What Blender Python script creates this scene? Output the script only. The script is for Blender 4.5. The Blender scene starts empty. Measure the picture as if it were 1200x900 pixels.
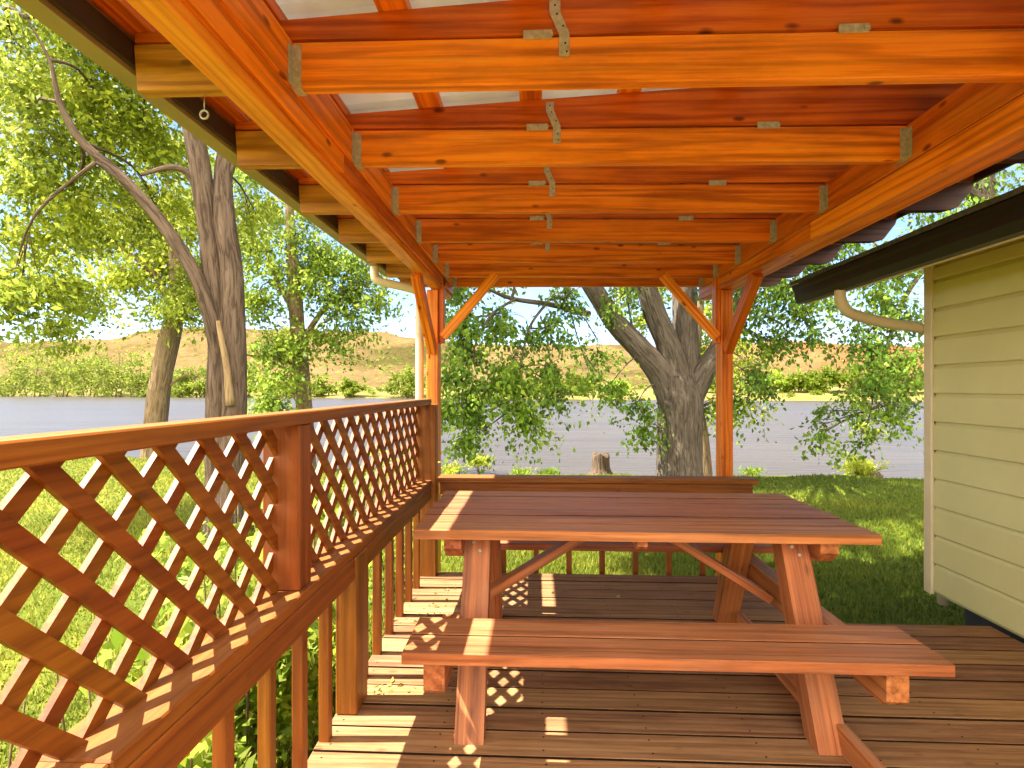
import bpy, math, random
import numpy as np
from mathutils import Vector, Matrix
R = math.radians
random.seed(7); RNG = np.random.default_rng(11)
S = bpy.context.scene
COL = S.collection

# ------------------------------------------------------------------ camera, sky, sun, exposure
FPX, HZ, EYE = 630.0, 455.0, 1.30
YAW = math.atan(28 / FPX)
cd = bpy.data.cameras.new('camera'); cam = bpy.data.objects.new('camera', cd); COL.objects.link(cam)
cd.sensor_width = 36; cd.lens = 36 * FPX / 1200; cd.shift_y = (HZ - 450) / 1200
cd.clip_start = 0.02; cd.clip_end = 6000
cam.location = (0, 0, EYE); cam.rotation_euler = (R(90), 0, YAW)
S.camera = cam
SUN = Vector((0.62, 0.03, -1.0)).normalized()          # the way the light travels
ELEV = math.asin(-SUN.z)
sd = bpy.data.lights.new('sun', 'SUN'); sd.energy = 5.0; sd.angle = R(0.5); sd.color = (1.0, 0.93, 0.80)
so = bpy.data.objects.new('sun', sd); COL.objects.link(so); so.rotation_euler = SUN.to_track_quat('-Z', 'Y').to_euler()
W = bpy.data.worlds.new('World'); S.world = W; W.use_nodes = True
wn, wl = W.node_tree.nodes, W.node_tree.links
wn.clear()
wo = wn.new('ShaderNodeOutputWorld'); bg = wn.new('ShaderNodeBackground'); bg.inputs['Strength'].default_value = 0.085
sky = wn.new('ShaderNodeTexSky'); sky.sky_type = 'NISHITA'; sky.sun_disc = False
sky.sun_elevation = ELEV; sky.sun_rotation = math.atan2(-SUN.x, -SUN.y); sky.air_density = 0.8; sky.dust_density = 0.1; sky.ozone_density = 2.0; sky.altitude = 1500
tc = wn.new('ShaderNodeTexCoord'); sx = wn.new('ShaderNodeSeparateXYZ'); wl.new(tc.outputs['Generated'], sx.inputs[0])
ad = wn.new('ShaderNodeMath'); ad.operation = 'ADD'; ad.inputs[1].default_value = 0.12; wl.new(sx.outputs['Z'], ad.inputs[0])
mxz = wn.new('ShaderNodeMath'); mxz.operation = 'MAXIMUM'; mxz.inputs[1].default_value = 0.02; wl.new(ad.outputs[0], mxz.inputs[0])
dx = wn.new('ShaderNodeMath'); dx.operation = 'DIVIDE'; wl.new(sx.outputs['X'], dx.inputs[0]); wl.new(mxz.outputs[0], dx.inputs[1])
dy = wn.new('ShaderNodeMath'); dy.operation = 'DIVIDE'; wl.new(sx.outputs['Y'], dy.inputs[0]); wl.new(mxz.outputs[0], dy.inputs[1])
cb = wn.new('ShaderNodeCombineXYZ'); wl.new(dx.outputs[0], cb.inputs[0]); wl.new(dy.outputs[0], cb.inputs[1])
cn = wn.new('ShaderNodeTexNoise'); cn.inputs['Scale'].default_value = 0.55; cn.inputs['Detail'].default_value = 9; cn.inputs['Roughness'].default_value = 0.58
wl.new(cb.outputs[0], cn.inputs['Vector'])
cr = wn.new('ShaderNodeValToRGB'); cr.color_ramp.elements[0].position = 0.50; cr.color_ramp.elements[1].position = 0.68
wl.new(cn.outputs['Fac'], cr.inputs[0])
# bright cloud added in the unseen sky behind the camera to light the shaded porch; towards the river it is thin and broken
bk = wn.new('ShaderNodeMapRange'); bk.interpolation_type = 'SMOOTHSTEP'; bk.inputs['From Min'].default_value = 0.25; bk.inputs['From Max'].default_value = -0.45; wl.new(sx.outputs['Y'], bk.inputs[0])
bs = wn.new('ShaderNodeMath'); bs.operation = 'MULTIPLY'; bs.inputs[1].default_value = 0.22; wl.new(bk.outputs[0], bs.inputs[0])
ba = wn.new('ShaderNodeMath'); ba.operation = 'ADD'; wl.new(bs.outputs[0], ba.inputs[0]); wl.new(cn.outputs['Fac'], ba.inputs[1]); wl.new(ba.outputs[0], cr.inputs[0])
cc = wn.new('ShaderNodeMix'); cc.data_type = 'RGBA'; cc.inputs[6].default_value = (2.5, 2.6, 2.75, 1); cc.inputs[7].default_value = (15.2, 13.7, 11.6, 1); wl.new(bk.outputs[0], cc.inputs[0])
cm = wn.new('ShaderNodeMix'); cm.data_type = 'RGBA'; wl.new(cc.outputs[2], cm.inputs[7])
wl.new(cr.outputs[0], cm.inputs[0]); wl.new(sky.outputs[0], cm.inputs[6]); wl.new(cm.outputs[2], bg.inputs[0]); wl.new(bg.outputs[0], wo.inputs[0])
S.view_settings.view_transform = 'Standard'; S.view_settings.look = 'None'; S.view_settings.exposure = 2.32; S.view_settings.gamma = 1
S.view_settings.use_curve_mapping = False
S.render.engine = 'CYCLES'
cy = S.cycles
cy.max_bounces = 12; cy.diffuse_bounces = 8; cy.glossy_bounces = 4; cy.transmission_bounces = 8; cy.transparent_max_bounces = 8
cy.sample_clamp_indirect = 8; cy.use_denoising = True; cy.use_adaptive_sampling = True; cy.adaptive_threshold = 0.02
cy.caustics_reflective = False; cy.caustics_refractive = False

# ------------------------------------------------------------------ helpers
def at(px, py, d):
    """world point d metres in front of the eye, in the direction of a spot measured on the photograph"""
    u = (px - 600) / FPX; s, c = math.sin(YAW), math.cos(YAW)
    return Vector((d * (-s + u * c), d * (c + u * s), EYE + d * (HZ - py) / FPX))

def tag(o, label=None, cat=None, group=None, kind=None):
    if label: o['label'] = label
    if cat: o['category'] = cat
    if group: o['group'] = group
    if kind: o['kind'] = kind
    return o

def empty(name, loc=(0, 0, 0), label=None, cat=None, group=None):
    o = bpy.data.objects.new(name, None); o.location = loc; o.empty_display_size = 0.2; COL.objects.link(o)
    return tag(o, label, cat, group)

def copy_tree(o, parent=None):
    c = o.copy(); COL.objects.link(c)
    if parent is not None: c.parent = parent
    for ch in list(o.children): copy_tree(ch, c)
    return c

class MB:
    """collects shapes for ONE mesh; gc = coordinates along the grain of each board, rv = a random value per piece"""
    def __init__(s): s.v = []; s.f = []; s.g = []; s.r = []; s.sm = []; s.mi = []
    def add(s, vs, fs, gc=None, rv=None, smooth=False):
        n = len(s.v); rv = random.random() if rv is None else rv
        s.v += [tuple(v) for v in vs]; s.f += [tuple(i + n for i in f) for f in fs]
        s.g += [tuple(g) for g in (gc if gc is not None else vs)]; s.r += [rv] * len(vs); s.sm += [smooth] * len(fs); s.mi += [0] * len(fs)
    def box(s, a, b, ch=0.003, axis=None, M=None, grime=()):
        a = Vector(a); b = Vector(b); c = (a + b) / 2; h = (b - a) / 2
        h = Vector([abs(t) for t in h]); ch = min(ch, min(h) * 0.45)
        ax = axis if axis is not None else max(range(3), key=lambda i: h[i])
        vs = []; idx = {}
        for sx_ in (-1, 1):
            for sy_ in (-1, 1):
                for sz_ in (-1, 1):
                    for k in range(3):
                        p = [sx_ * (h.x - ch), sy_ * (h.y - ch), sz_ * (h.z - ch)]
                        p[k] = (sx_, sy_, sz_)[k] * h[k]
                        idx[(sx_, sy_, sz_, k)] = len(vs); vs.append(Vector(p))
        F = []
        def K(sg, k): return idx[(sg[0], sg[1], sg[2], k)]
        for k in range(3):
            i, j = [(1, 2), (2, 0), (0, 1)][k]
            for s0 in (-1, 1):
                q = []
                for (p, r) in ((-1, -1), (1, -1), (1, 1), (-1, 1)):
                    sg = [0, 0, 0]; sg[k] = s0; sg[i] = p; sg[j] = r; q.append(K(sg, k))
                F.append(q if s0 > 0 else q[::-1])
        for k in range(3):
            i, j = [(1, 2), (2, 0), (0, 1)][k]
            for p in (-1, 1):
                for r in (-1, 1):
                    A = [0, 0, 0]; A[i] = p; A[j] = r; B = list(A); A[k] = -1; B[k] = 1
                    q = [K(A, i), K(B, i), K(B, j), K(A, j)]
                    F.append(q if p * r < 0 else q[::-1])
        for sx_ in (-1, 1):
            for sy_ in (-1, 1):
                for sz_ in (-1, 1):
                    q = [K((sx_, sy_, sz_), k) for k in range(3)]
                    F.append(q if sx_ * sy_ * sz_ > 0 else q[::-1])
        o1, o2, o3 = random.uniform(0, 40), random.uniform(0, 40), random.uniform(0, 40)
        i, j = [(1, 2), (2, 0), (0, 1)][ax]
        gc = [(v[ax] + o1, v[i] + o2, v[j] + o3) for v in vs]
        if M is not None: vs = [M @ v + c for v in vs]
        else: vs = [v + c for v in vs]
        s.add(vs, F, gc)
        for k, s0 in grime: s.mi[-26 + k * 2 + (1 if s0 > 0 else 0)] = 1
    def beam(s, p, q, w, t, up=(0, 0, 1), ch=0.003):
        """a board from p to q; w across (sideways), t along 'up'"""
        p = Vector(p); q = Vector(q); d = (q - p); L = d.length; x = d / L; u = Vector(up); y = u.cross(x).normalized(); z = x.cross(y)
        M = Matrix((x, y, z)).transposed(); c = (p + q) / 2
        s.box(c - Vector((L / 2, w / 2, t / 2)), c + Vector((L / 2, w / 2, t / 2)), ch, 0, M)
    def prism(s, poly, ax, t0, t1, graxis=0):
        """poly in the plane across axis ax, extruded from t0 to t1"""
        n = len(poly); vs = []
        for t in (t0, t1):
            for (a, b) in poly:
                v = [0, 0, 0]; i, j = [(1, 2), (0, 2), (0, 1)][ax]; v[i] = a; v[j] = b; v[ax] = t; vs.append(v)
        F = [tuple(range(n)), tuple(range(2 * n - 1, n - 1, -1))]
        for k in range(n): F.append((k, k + n, (k + 1) % n + n, (k + 1) % n))
        o1, o2, o3 = random.uniform(0, 40), random.uniform(0, 40), random.uniform(0, 40)
        i, j = [(1, 2), (2, 0), (0, 1)][graxis]
        s.add(vs, F, [(v[graxis] + o1, v[i] + o2, v[j] + o3) for v in vs])
    def tube(s, pts, rad, n=10, wob=0.0, sub=4, cap=True, sm=True, sq=None):
        pts = [Vector(p) for p in pts]
        if not hasattr(rad, '__len__'): rad = [rad] * len(pts)
        P, Q = [], []
        for k in range(len(pts) - 1):
            p0 = pts[max(k - 1, 0)]; p1 = pts[k]; p2 = pts[k + 1]; p3 = pts[min(k + 2, len(pts) - 1)]
            for m in range(sub):
                t = m / sub
                P.append(0.5 * ((2 * p1) + (p2 - p0) * t + (2 * p0 - 5 * p1 + 4 * p2 - p3) * t * t + (3 * p1 - p0 - 3 * p2 + p3) * t ** 3))
                Q.append(rad[k] * (1 - t) + rad[k + 1] * t)
        P.append(pts[-1]); Q.append(rad[-1])
        d0 = (P[1] - P[0]).normalized(); ref = Vector((1, 0, 0)) if abs(d0.x) < 0.8 else Vector((0, 1, 0))
        nx = (ref - d0 * ref.dot(d0)).normalized(); vs = []; gc = []; L = 0; o = random.uniform(0, 30)
        ph = [random.uniform(0, 6.28) for _ in range(4)]
        for k, p in enumerate(P):
            d = (P[min(k + 1, len(P) - 1)] - P[max(k - 1, 0)]).normalized()
            nx = (nx - d * nx.dot(d)).normalized(); ny = d.cross(nx)
            if k: L += (p - P[k - 1]).length
            for m in range(n):
                a = 2 * math.pi * m / n
                w = 1 + wob * (0.5 * math.sin(3 * a + ph[0] + L * 1.3) + 0.4 * math.sin(5 * a + ph[1] - L * 2.1) + 0.5 * math.sin(2 * a + ph[2] + L * 3.7) + 0.25 * random.uniform(-1, 1))
                vs.append(p + (nx * math.cos(a) + ny * math.sin(a)) * Q[k] * w); gc.append((L + o, math.cos(a) * Q[k] * 1.0, math.sin(a) * Q[k]))
        F = []
        for k in range(len(P) - 1):
            for m in range(n):
                a, b = k * n + m, k * n + (m + 1) % n; F.append((a, b, b + n, a + n))
        if cap:
            F.append(tuple(range(n))[::-1]); F.append(tuple(range((len(P) - 1) * n, len(P) * n)))
        s.add(vs, F, gc, smooth=sm)
    def build(s, name, mat, parent=None, loc=None):
        me = bpy.data.meshes.new(name); me.from_pydata(s.v, [], s.f)
        a = me.attributes.new('gc', 'FLOAT_VECTOR', 'POINT'); a.data.foreach_set('vector', np.array(s.g, dtype=np.float32).ravel())
        a = me.attributes.new('rv', 'FLOAT', 'POINT'); a.data.foreach_set('value', np.array(s.r, dtype=np.float32))
        me.polygons.foreach_set('use_smooth', s.sm); [me.materials.append(x) for x in (mat if isinstance(mat, (list, tuple)) else [mat])]; me.polygons.foreach_set('material_index', s.mi); me.update()
        return link(me, name, parent, loc)

def link(me, name, parent=None, loc=None):
    o = bpy.data.objects.new(name, me); COL.objects.link(o)
    if parent is not None:
        o.parent = parent
        if loc is None: o.matrix_parent_inverse = Matrix.Translation(-Vector(parent.location))
    if loc is not None: o.location = loc
    return o

def part(name, mat, parent, *boxes, ch=0.003):
    m = MB()
    for a, b in boxes: m.box(a, b, ch)
    return child(m, name, mat, parent)

def child(m, name, mat, parent):
    """build world-coordinate geometry under a parent: the vertices move into the parent's space"""
    o = parent; off = Vector((0, 0, 0))
    while o is not None: off += Vector(o.location); o = o.parent
    m.v = [tuple(Vector(v) - off) for v in m.v]
    me = m.build(name, mat); me.parent = parent
    return me

# ------------------------------------------------------------------ materials
def newmat(name):
    m = bpy.data.materials.new(name); m.use_nodes = True; n = m.node_tree.nodes; n.clear()
    return m, n, m.node_tree.links, n.new('ShaderNodeOutputMaterial')
def ramp(n, stops):
    r = n.new('ShaderNodeValToRGB'); e = r.color_ramp.elements
    while len(e) < len(stops): e.new(0.5)
    for k, (p, c) in enumerate(stops): e[k].position = p; e[k].color = (*c, 1)
    return r
def attr(n, name): a = n.new('ShaderNodeAttribute'); a.attribute_name = name; return a
def mapping(n, l, src, scale):
    m = n.new('ShaderNodeMapping'); m.inputs['Scale'].default_value = scale; l.new(src, m.inputs['Vector']); return m
def noise(n, l, vec, scale, detail=4, rough=0.55, dist=0.0):
    t = n.new('ShaderNodeTexNoise'); t.inputs['Scale'].default_value = scale; t.inputs['Detail'].default_value = detail
    t.inputs['Roughness'].default_value = rough; t.inputs['Distortion'].default_value = dist
    if vec is not None: l.new(vec, t.inputs['Vector'])
    return t
def mixc(n, l, a, b, fac, blend='MIX'):
    m = n.new('ShaderNodeMix'); m.data_type = 'RGBA'; m.blend_type = blend
    for src, sock in ((fac, m.inputs[0]), (a, m.inputs[6]), (b, m.inputs[7])):
        if isinstance(src, (int, float)): sock.default_value = src
        elif isinstance(src, tuple): sock.default_value = (*src, 1)
        else: l.new(src, sock)
    return m.outputs[2]
def math_(n, l, op, a, b=None, clamp=False):
    m = n.new('ShaderNodeMath'); m.operation = op; m.use_clamp = clamp
    for k, s_ in enumerate((a, b)):
        if s_ is None: continue
        if isinstance(s_, (int, float)): m.inputs[k].default_value = s_
        else: l.new(s_, m.inputs[k])
    return m.outputs[0]

def wood(name, dark, mid, light, rough=0.6, knots=0.7, wear=None, wearamt=0.0, bump=0.25, spec=0.3, var=0.3, fig=0.24, top=None, topamt=0.0, streak=0.0):
    m, n, l, out = newmat(name)
    g = attr(n, 'gc').outputs['Vector']; rv = attr(n, 'rv').outputs['Fac']
    warp = noise(n, l, mapping(n, l, g, (1.1, 3, 3)).outputs[0], 1.0, 3)
    wv = n.new('ShaderNodeTexWave'); wv.wave_type = 'RINGS'; wv.rings_direction = 'X'
    wv.inputs['Scale'].default_value = 1.0; wv.inputs['Distortion'].default_value = 13; wv.inputs['Detail'].default_value = 3; wv.inputs['Detail Scale'].default_value = 0.8
    l.new(mapping(n, l, g, (0.75, 8.5, 8.5)).outputs[0], wv.inputs['Vector'])
    fine = noise(n, l, mapping(n, l, g, (2.2, 60, 60)).outputs[0], 1.0, 4, 0.6)
    f1 = math_(n, l, 'MULTIPLY', wv.outputs['Fac'], 0.10); f2 = math_(n, l, 'MULTIPLY', fine.outputs['Fac'], 0.62 + (0.24 - fig) * 0.6)
    f3 = math_(n, l, 'MULTIPLY', warp.outputs['Fac'], 0.42)
    fac = math_(n, l, 'ADD', math_(n, l, 'ADD', f1, f2), f3)
    c = ramp(n, [(0.40, dark), (0.62, mid), (0.86, light)]); l.new(fac, c.inputs[0])
    col = c.outputs[0]
    vo = n.new('ShaderNodeTexVoronoi'); vo.inputs['Scale'].default_value = 1.0
    l.new(mapping(n, l, g, (4.2, 9.5, 9.5)).outputs[0], vo.inputs['Vector'])
    kr = ramp(n, [(0.06, (1, 1, 1)), (0.125, (0, 0, 0))]); l.new(vo.outputs['Distance'], kr.inputs[0])
    col = mixc(n, l, col, tuple(x * 0.3 for x in dark), math_(n, l, 'MULTIPLY', kr.outputs[0], knots))
    lr = ramp(n, [(0.03, (1, 1, 1)), (0.34, (0, 0, 0))]); l.new(wv.outputs['Fac'], lr.inputs[0])
    col = mixc(n, l, col, tuple(x * 0.62 for x in dark), math_(n, l, 'MULTIPLY', lr.outputs[0], min(1.0, fig * 2.2)))
    # per-board tone and stains of a shape of their own
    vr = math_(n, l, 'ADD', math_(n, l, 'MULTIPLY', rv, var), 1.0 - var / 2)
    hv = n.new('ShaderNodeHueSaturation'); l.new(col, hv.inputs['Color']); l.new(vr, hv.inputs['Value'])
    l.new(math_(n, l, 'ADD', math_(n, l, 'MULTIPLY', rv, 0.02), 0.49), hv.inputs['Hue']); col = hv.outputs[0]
    if wear:
        wn_ = noise(n, l, mapping(n, l, g, (2.2, 14, 14)).outputs[0], 1.0, 8, 0.7)
        wr = ramp(n, [(0.46, (0, 0, 0)), (0.66, (1, 1, 1))]); l.new(wn_.outputs['Fac'], wr.inputs[0])
        col = mixc(n, l, col, wear, math_(n, l, 'MULTIPLY', wr.outputs[0], wearamt))
    if top:
        ge = n.new('ShaderNodeNewGeometry'); sz = n.new('ShaderNodeSeparateXYZ'); l.new(ge.outputs['True Normal'], sz.inputs[0])
        tm_ = n.new('ShaderNodeMapRange'); tm_.inputs['From Min'].default_value = 0.75; tm_.inputs['From Max'].default_value = 0.95; l.new(sz.outputs['Z'], tm_.inputs[0])
        tn = noise(n, l, mapping(n, l, g, (1.6, 30, 30)).outputs[0], 1.0, 7, 0.7); tr_ = ramp(n, [(0.30, (0.15, 0.15, 0.15)), (0.62, (1, 1, 1))]); l.new(tn.outputs['Fac'], tr_.inputs[0])
        col = mixc(n, l, col, top, math_(n, l, 'MULTIPLY', math_(n, l, 'MULTIPLY', tm_.outputs[0], tr_.outputs[0]), topamt))
    if streak:
        sk = noise(n, l, mapping(n, l, g, (0.9, 42, 42)).outputs[0], 1.0, 6, 0.72); kr2 = ramp(n, [(0.36, (0.30, 0.25, 0.22)), (0.54, (1, 1, 1))]); l.new(sk.outputs['Fac'], kr2.inputs[0])
        col = mixc(n, l, col, kr2.outputs[0], streak, 'MULTIPLY')
    st = noise(n, l, mapping(n, l, g, (1.7, 5, 5)).outputs[0], 1.4, 6, 0.65)
    sr = ramp(n, [(0.30, (0.55, 0.5, 0.48)), (0.52, (1, 1, 1))]); l.new(st.outputs['Fac'], sr.inputs[0])
    col = mixc(n, l, col, sr.outputs[0], 0.55, 'MULTIPLY')
    b = n.new('ShaderNodeBsdfPrincipled'); l.new(col, b.inputs['Base Color']); b.inputs['Roughness'].default_value = rough
    b.inputs['Specular IOR Level'].default_value = spec
    bp = n.new('ShaderNodeBump'); bp.inputs['Strength'].default_value = bump; bp.inputs['Distance'].default_value = 0.004
    l.new(math_(n, l, 'ADD', fine.outputs['Fac'], math_(n, l, 'MULTIPLY', wv.outputs['Fac'], 0.3)), bp.inputs['Height']); l.new(bp.outputs[0], b.inputs['Normal'])
    l.new(b.outputs[0], out.inputs[0]); return m

def plain(name, col, rough=0.5, metal=0.0, var=0.12, scale=6, bump=0.0, spec=0.4, col2=None, detail=6):
    m, n, l, out = newmat(name); t = n.new('ShaderNodeTexCoord')
    ns = noise(n, l, t.outputs['Object'], scale, detail, 0.6)
    c2 = col2 or tuple(x * (1 - var * 2) for x in col)
    r = ramp(n, [(0.32, c2), (0.68, col)]); l.new(ns.outputs['Fac'], r.inputs[0])
    b = n.new('ShaderNodeBsdfPrincipled'); l.new(r.outputs[0], b.inputs['Base Color']); b.inputs['Roughness'].default_value = rough
    b.inputs['Metallic'].default_value = metal; b.inputs['Specular IOR Level'].default_value = spec
    if bump:
        bp = n.new('ShaderNodeBump'); bp.inputs['Strength'].default_value = bump; bp.inputs['Distance'].default_value = 0.02
        l.new(ns.outputs['Fac'], bp.inputs['Height']); l.new(bp.outputs[0], b.inputs['Normal'])
    l.new(b.outputs[0], out.inputs[0]); return m

def leafmat(name, stops, trans=0.45, rough=0.5):
    m, n, l, out = newmat(name); rv = attr(n, 'rv').outputs['Fac']
    r = ramp(n, stops); l.new(rv, r.inputs[0])
    b = n.new('ShaderNodeBsdfPrincipled'); l.new(r.outputs[0], b.inputs['Base Color']); b.inputs['Roughness'].default_value = rough; b.inputs['Specular IOR Level'].default_value = 0.18
    t = n.new('ShaderNodeBsdfTranslucent'); l.new(mixc(n, l, r.outputs[0], (1.0, 0.95, 0.25), 0.25, 'MIX'), t.inputs[0])
    x = n.new('ShaderNodeMixShader'); x.inputs[0].default_value = trans; l.new(b.outputs[0], x.inputs[1]); l.new(t.outputs[0], x.inputs[2]); l.new(x.outputs[0], out.inputs[0])
    return m

def bark(name, dark, light, ridge=1.0):
    m, n, l, out = newmat(name); g = attr(n, 'gc').outputs['Vector']
    mp = mapping(n, l, g, (2.6, 22, 22)); ns = noise(n, l, mp.outputs[0], 1.0, 7, 0.65, 0.8)
    n2 = noise(n, l, g, 2.3, 5)
    r = ramp(n, [(0.40, dark), (0.54, light), (0.8, tuple(min(1, x * 1.35) for x in light))]); l.new(ns.outputs['Fac'], r.inputs[0])
    col = mixc(n, l, r.outputs[0], tuple(x * 0.6 for x in light), math_(n, l, 'MULTIPLY', n2.outputs['Fac'], 0.7))
    b = n.new('ShaderNodeBsdfPrincipled'); l.new(col, b.inputs['Base Color']); b.inputs['Roughness'].default_value = 0.9; b.inputs['Specular IOR Level'].default_value = 0.1
    bp = n.new('ShaderNodeBump'); bp.inputs['Strength'].default_value = 1.0 * ridge; bp.inputs['Distance'].default_value = 0.05
    l.new(ns.outputs['Fac'], bp.inputs['Height']); l.new(bp.outputs[0], b.inputs['Normal']); l.new(b.outputs[0], out.inputs[0]); return m

M = {}
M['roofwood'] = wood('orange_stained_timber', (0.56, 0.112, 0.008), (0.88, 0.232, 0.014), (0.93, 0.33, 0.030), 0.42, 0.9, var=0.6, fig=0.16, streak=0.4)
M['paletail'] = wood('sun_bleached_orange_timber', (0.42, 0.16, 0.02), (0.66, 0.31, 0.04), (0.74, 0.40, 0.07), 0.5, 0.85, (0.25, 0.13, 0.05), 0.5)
M['railwood'] = wood('red_brown_stained_timber', (0.150, 0.036, 0.004), (0.245, 0.067, 0.007), (0.285, 0.094, 0.011), 0.5, 0.5, (0.210, 0.086, 0.019), 0.25, fig=0.10, top=(0.374, 0.171, 0.060), topamt=0.5, var=0.14, streak=0.4)
M['tablewood'] = wood('worn_red_stained_timber', (0.282, 0.074, 0.025), (0.426, 0.127, 0.042), (0.505, 0.176, 0.068), 0.5, 0.5, (0.426, 0.184, 0.087), 0.5, fig=0.10, top=(0.382, 0.177, 0.083), topamt=0.8, streak=0.75)
M['deckwood'] = wood('weathered_brown_decking', (0.180, 0.080, 0.034), (0.300, 0.146, 0.063), (0.377, 0.197, 0.090), 0.65, 0.5, (0.395, 0.227, 0.108), 0.5, bump=0.5, spec=0.2, var=0.5, fig=0.08, streak=0.6)
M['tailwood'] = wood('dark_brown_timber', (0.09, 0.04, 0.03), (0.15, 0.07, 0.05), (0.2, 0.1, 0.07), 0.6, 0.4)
M['grime'] = plain('dark_grimy_board_edge', (0.035, 0.018, 0.010), 0.9, 0, 0.2, 12, spec=0.1)  # shade of the plank gaps painted onto board sides; also colours deck nail heads
M['beamwood'] = wood('golden_stained_timber', (0.62, 0.19, 0.012), (0.92, 0.36, 0.03), (0.98, 0.46, 0.05), 0.42, 0.85, fig=0.10, streak=0.3)  # orange timber made lighter: glow from the sunlit deck put into the colour
M['galv'] = plain('galvanised_steel', (0.62, 0.60, 0.54), 0.5, 0.25, 0.2, 60)
M['sheet'] = plain('pale_metal_sheet', (0.80, 0.75, 0.64), 0.5, 0.0, 0.06, 3)
def sheetmat():
    m, n, l, out = newmat('translucent_ribbed_sheet'); t = n.new('ShaderNodeTexCoord')
    ns = noise(n, l, t.outputs['Object'], 2.5, 6, 0.6); c = ramp(n, [(0.3, (0.60, 0.62, 0.60)), (0.7, (0.78, 0.80, 0.78))]); l.new(ns.outputs['Fac'], c.inputs[0])
    b = n.new('ShaderNodeBsdfPrincipled'); l.new(c.outputs[0], b.inputs['Base Color']); b.inputs['Roughness'].default_value = 0.45
    tr = n.new('ShaderNodeBsdfTranslucent'); l.new(c.outputs[0], tr.inputs[0])
    x = n.new('ShaderNodeMixShader'); x.inputs[0].default_value = 0.17; l.new(b.outputs[0], x.inputs[1]); l.new(tr.outputs[0], x.inputs[2]); l.new(x.outputs[0], out.inputs[0]); return m
M['sheet'] = sheetmat()
M['gutter'] = plain('taupe_gutter_paint', (0.33, 0.27, 0.17), 0.5, 0, 0.1, 5)
M['fascia'] = plain('dark_brown_paint', (0.055, 0.03, 0.022), 0.6, 0, 0.2, 8)
M['cream'] = plain('cream_paint', (0.66, 0.56, 0.36), 0.45, 0, 0.06, 4)
M['siding'] = plain('cream_vinyl_siding', (0.606, 0.563, 0.263), 0.5, 0, 0.05, 2.5)
M['blackgut'] = plain('black_brown_gutter_metal', (0.016, 0.011, 0.010), 0.42, 0, 0.2, 9, spec=0.3)
M['shingle'] = plain('grey_shingle', (0.13, 0.12, 0.11), 0.9, 0, 0.3, 40, 0.3)
M['skirt'] = plain('dark_skirting', (0.05, 0.055, 0.065), 0.8, 0, 0.2, 8)
M['hole'] = plain('nail_head_rust', (0.10, 0.04, 0.02), 0.7, 0.3)
M['bark_grey'] = bark('grey_furrowed_bark', (0.048, 0.036, 0.027), (0.160, 0.128, 0.096))
M['bark_dark'] = bark('brown_furrowed_bark', (0.048, 0.031, 0.022), (0.174, 0.120, 0.084))
M['bark_tan'] = bark('tan_bark', (0.102, 0.066, 0.036), (0.288, 0.204, 0.120))
M['deadwood'] = bark('bare_dead_wood', (0.180, 0.108, 0.048), (0.330, 0.228, 0.120), 0.4)
M['leaf_lime'] = leafmat('lime_leaf', [(0.0, (0.055, 0.095, 0.006)), (0.5, (0.22, 0.30, 0.014)), (1.0, (0.44, 0.48, 0.035))], 0.38)
M['leaf_maple'] = leafmat('maple_leaf', [(0.0, (0.022, 0.060, 0.008)), (0.55, (0.095, 0.20, 0.016)), (1.0, (0.30, 0.42, 0.04))], 0.36)
M['leaf_mid'] = leafmat('mid_green_leaf', [(0.0, (0.035, 0.085, 0.007)), (0.5, (0.15, 0.26, 0.017)), (1.0, (0.36, 0.46, 0.04))], 0.38)
M['leaf_far'] = leafmat('willow_leaf', [(0.0, (0.037, 0.076, 0.001)), (0.5, (0.090, 0.152, 0.002)), (1.0, (0.142, 0.200, 0.003))], 0.45)
M['leaf_dry'] = leafmat('dry_leaf', [(0.0, (0.2, 0.12, 0.03)), (1.0, (0.35, 0.28, 0.08))], 0.2)
M['grass'] = leafmat('lawn_grass', [(0.0, (0.042, 0.088, 0.005)), (0.5, (0.118, 0.165, 0.009)), (1.0, (0.33, 0.30, 0.034))], 0.4)

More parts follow.
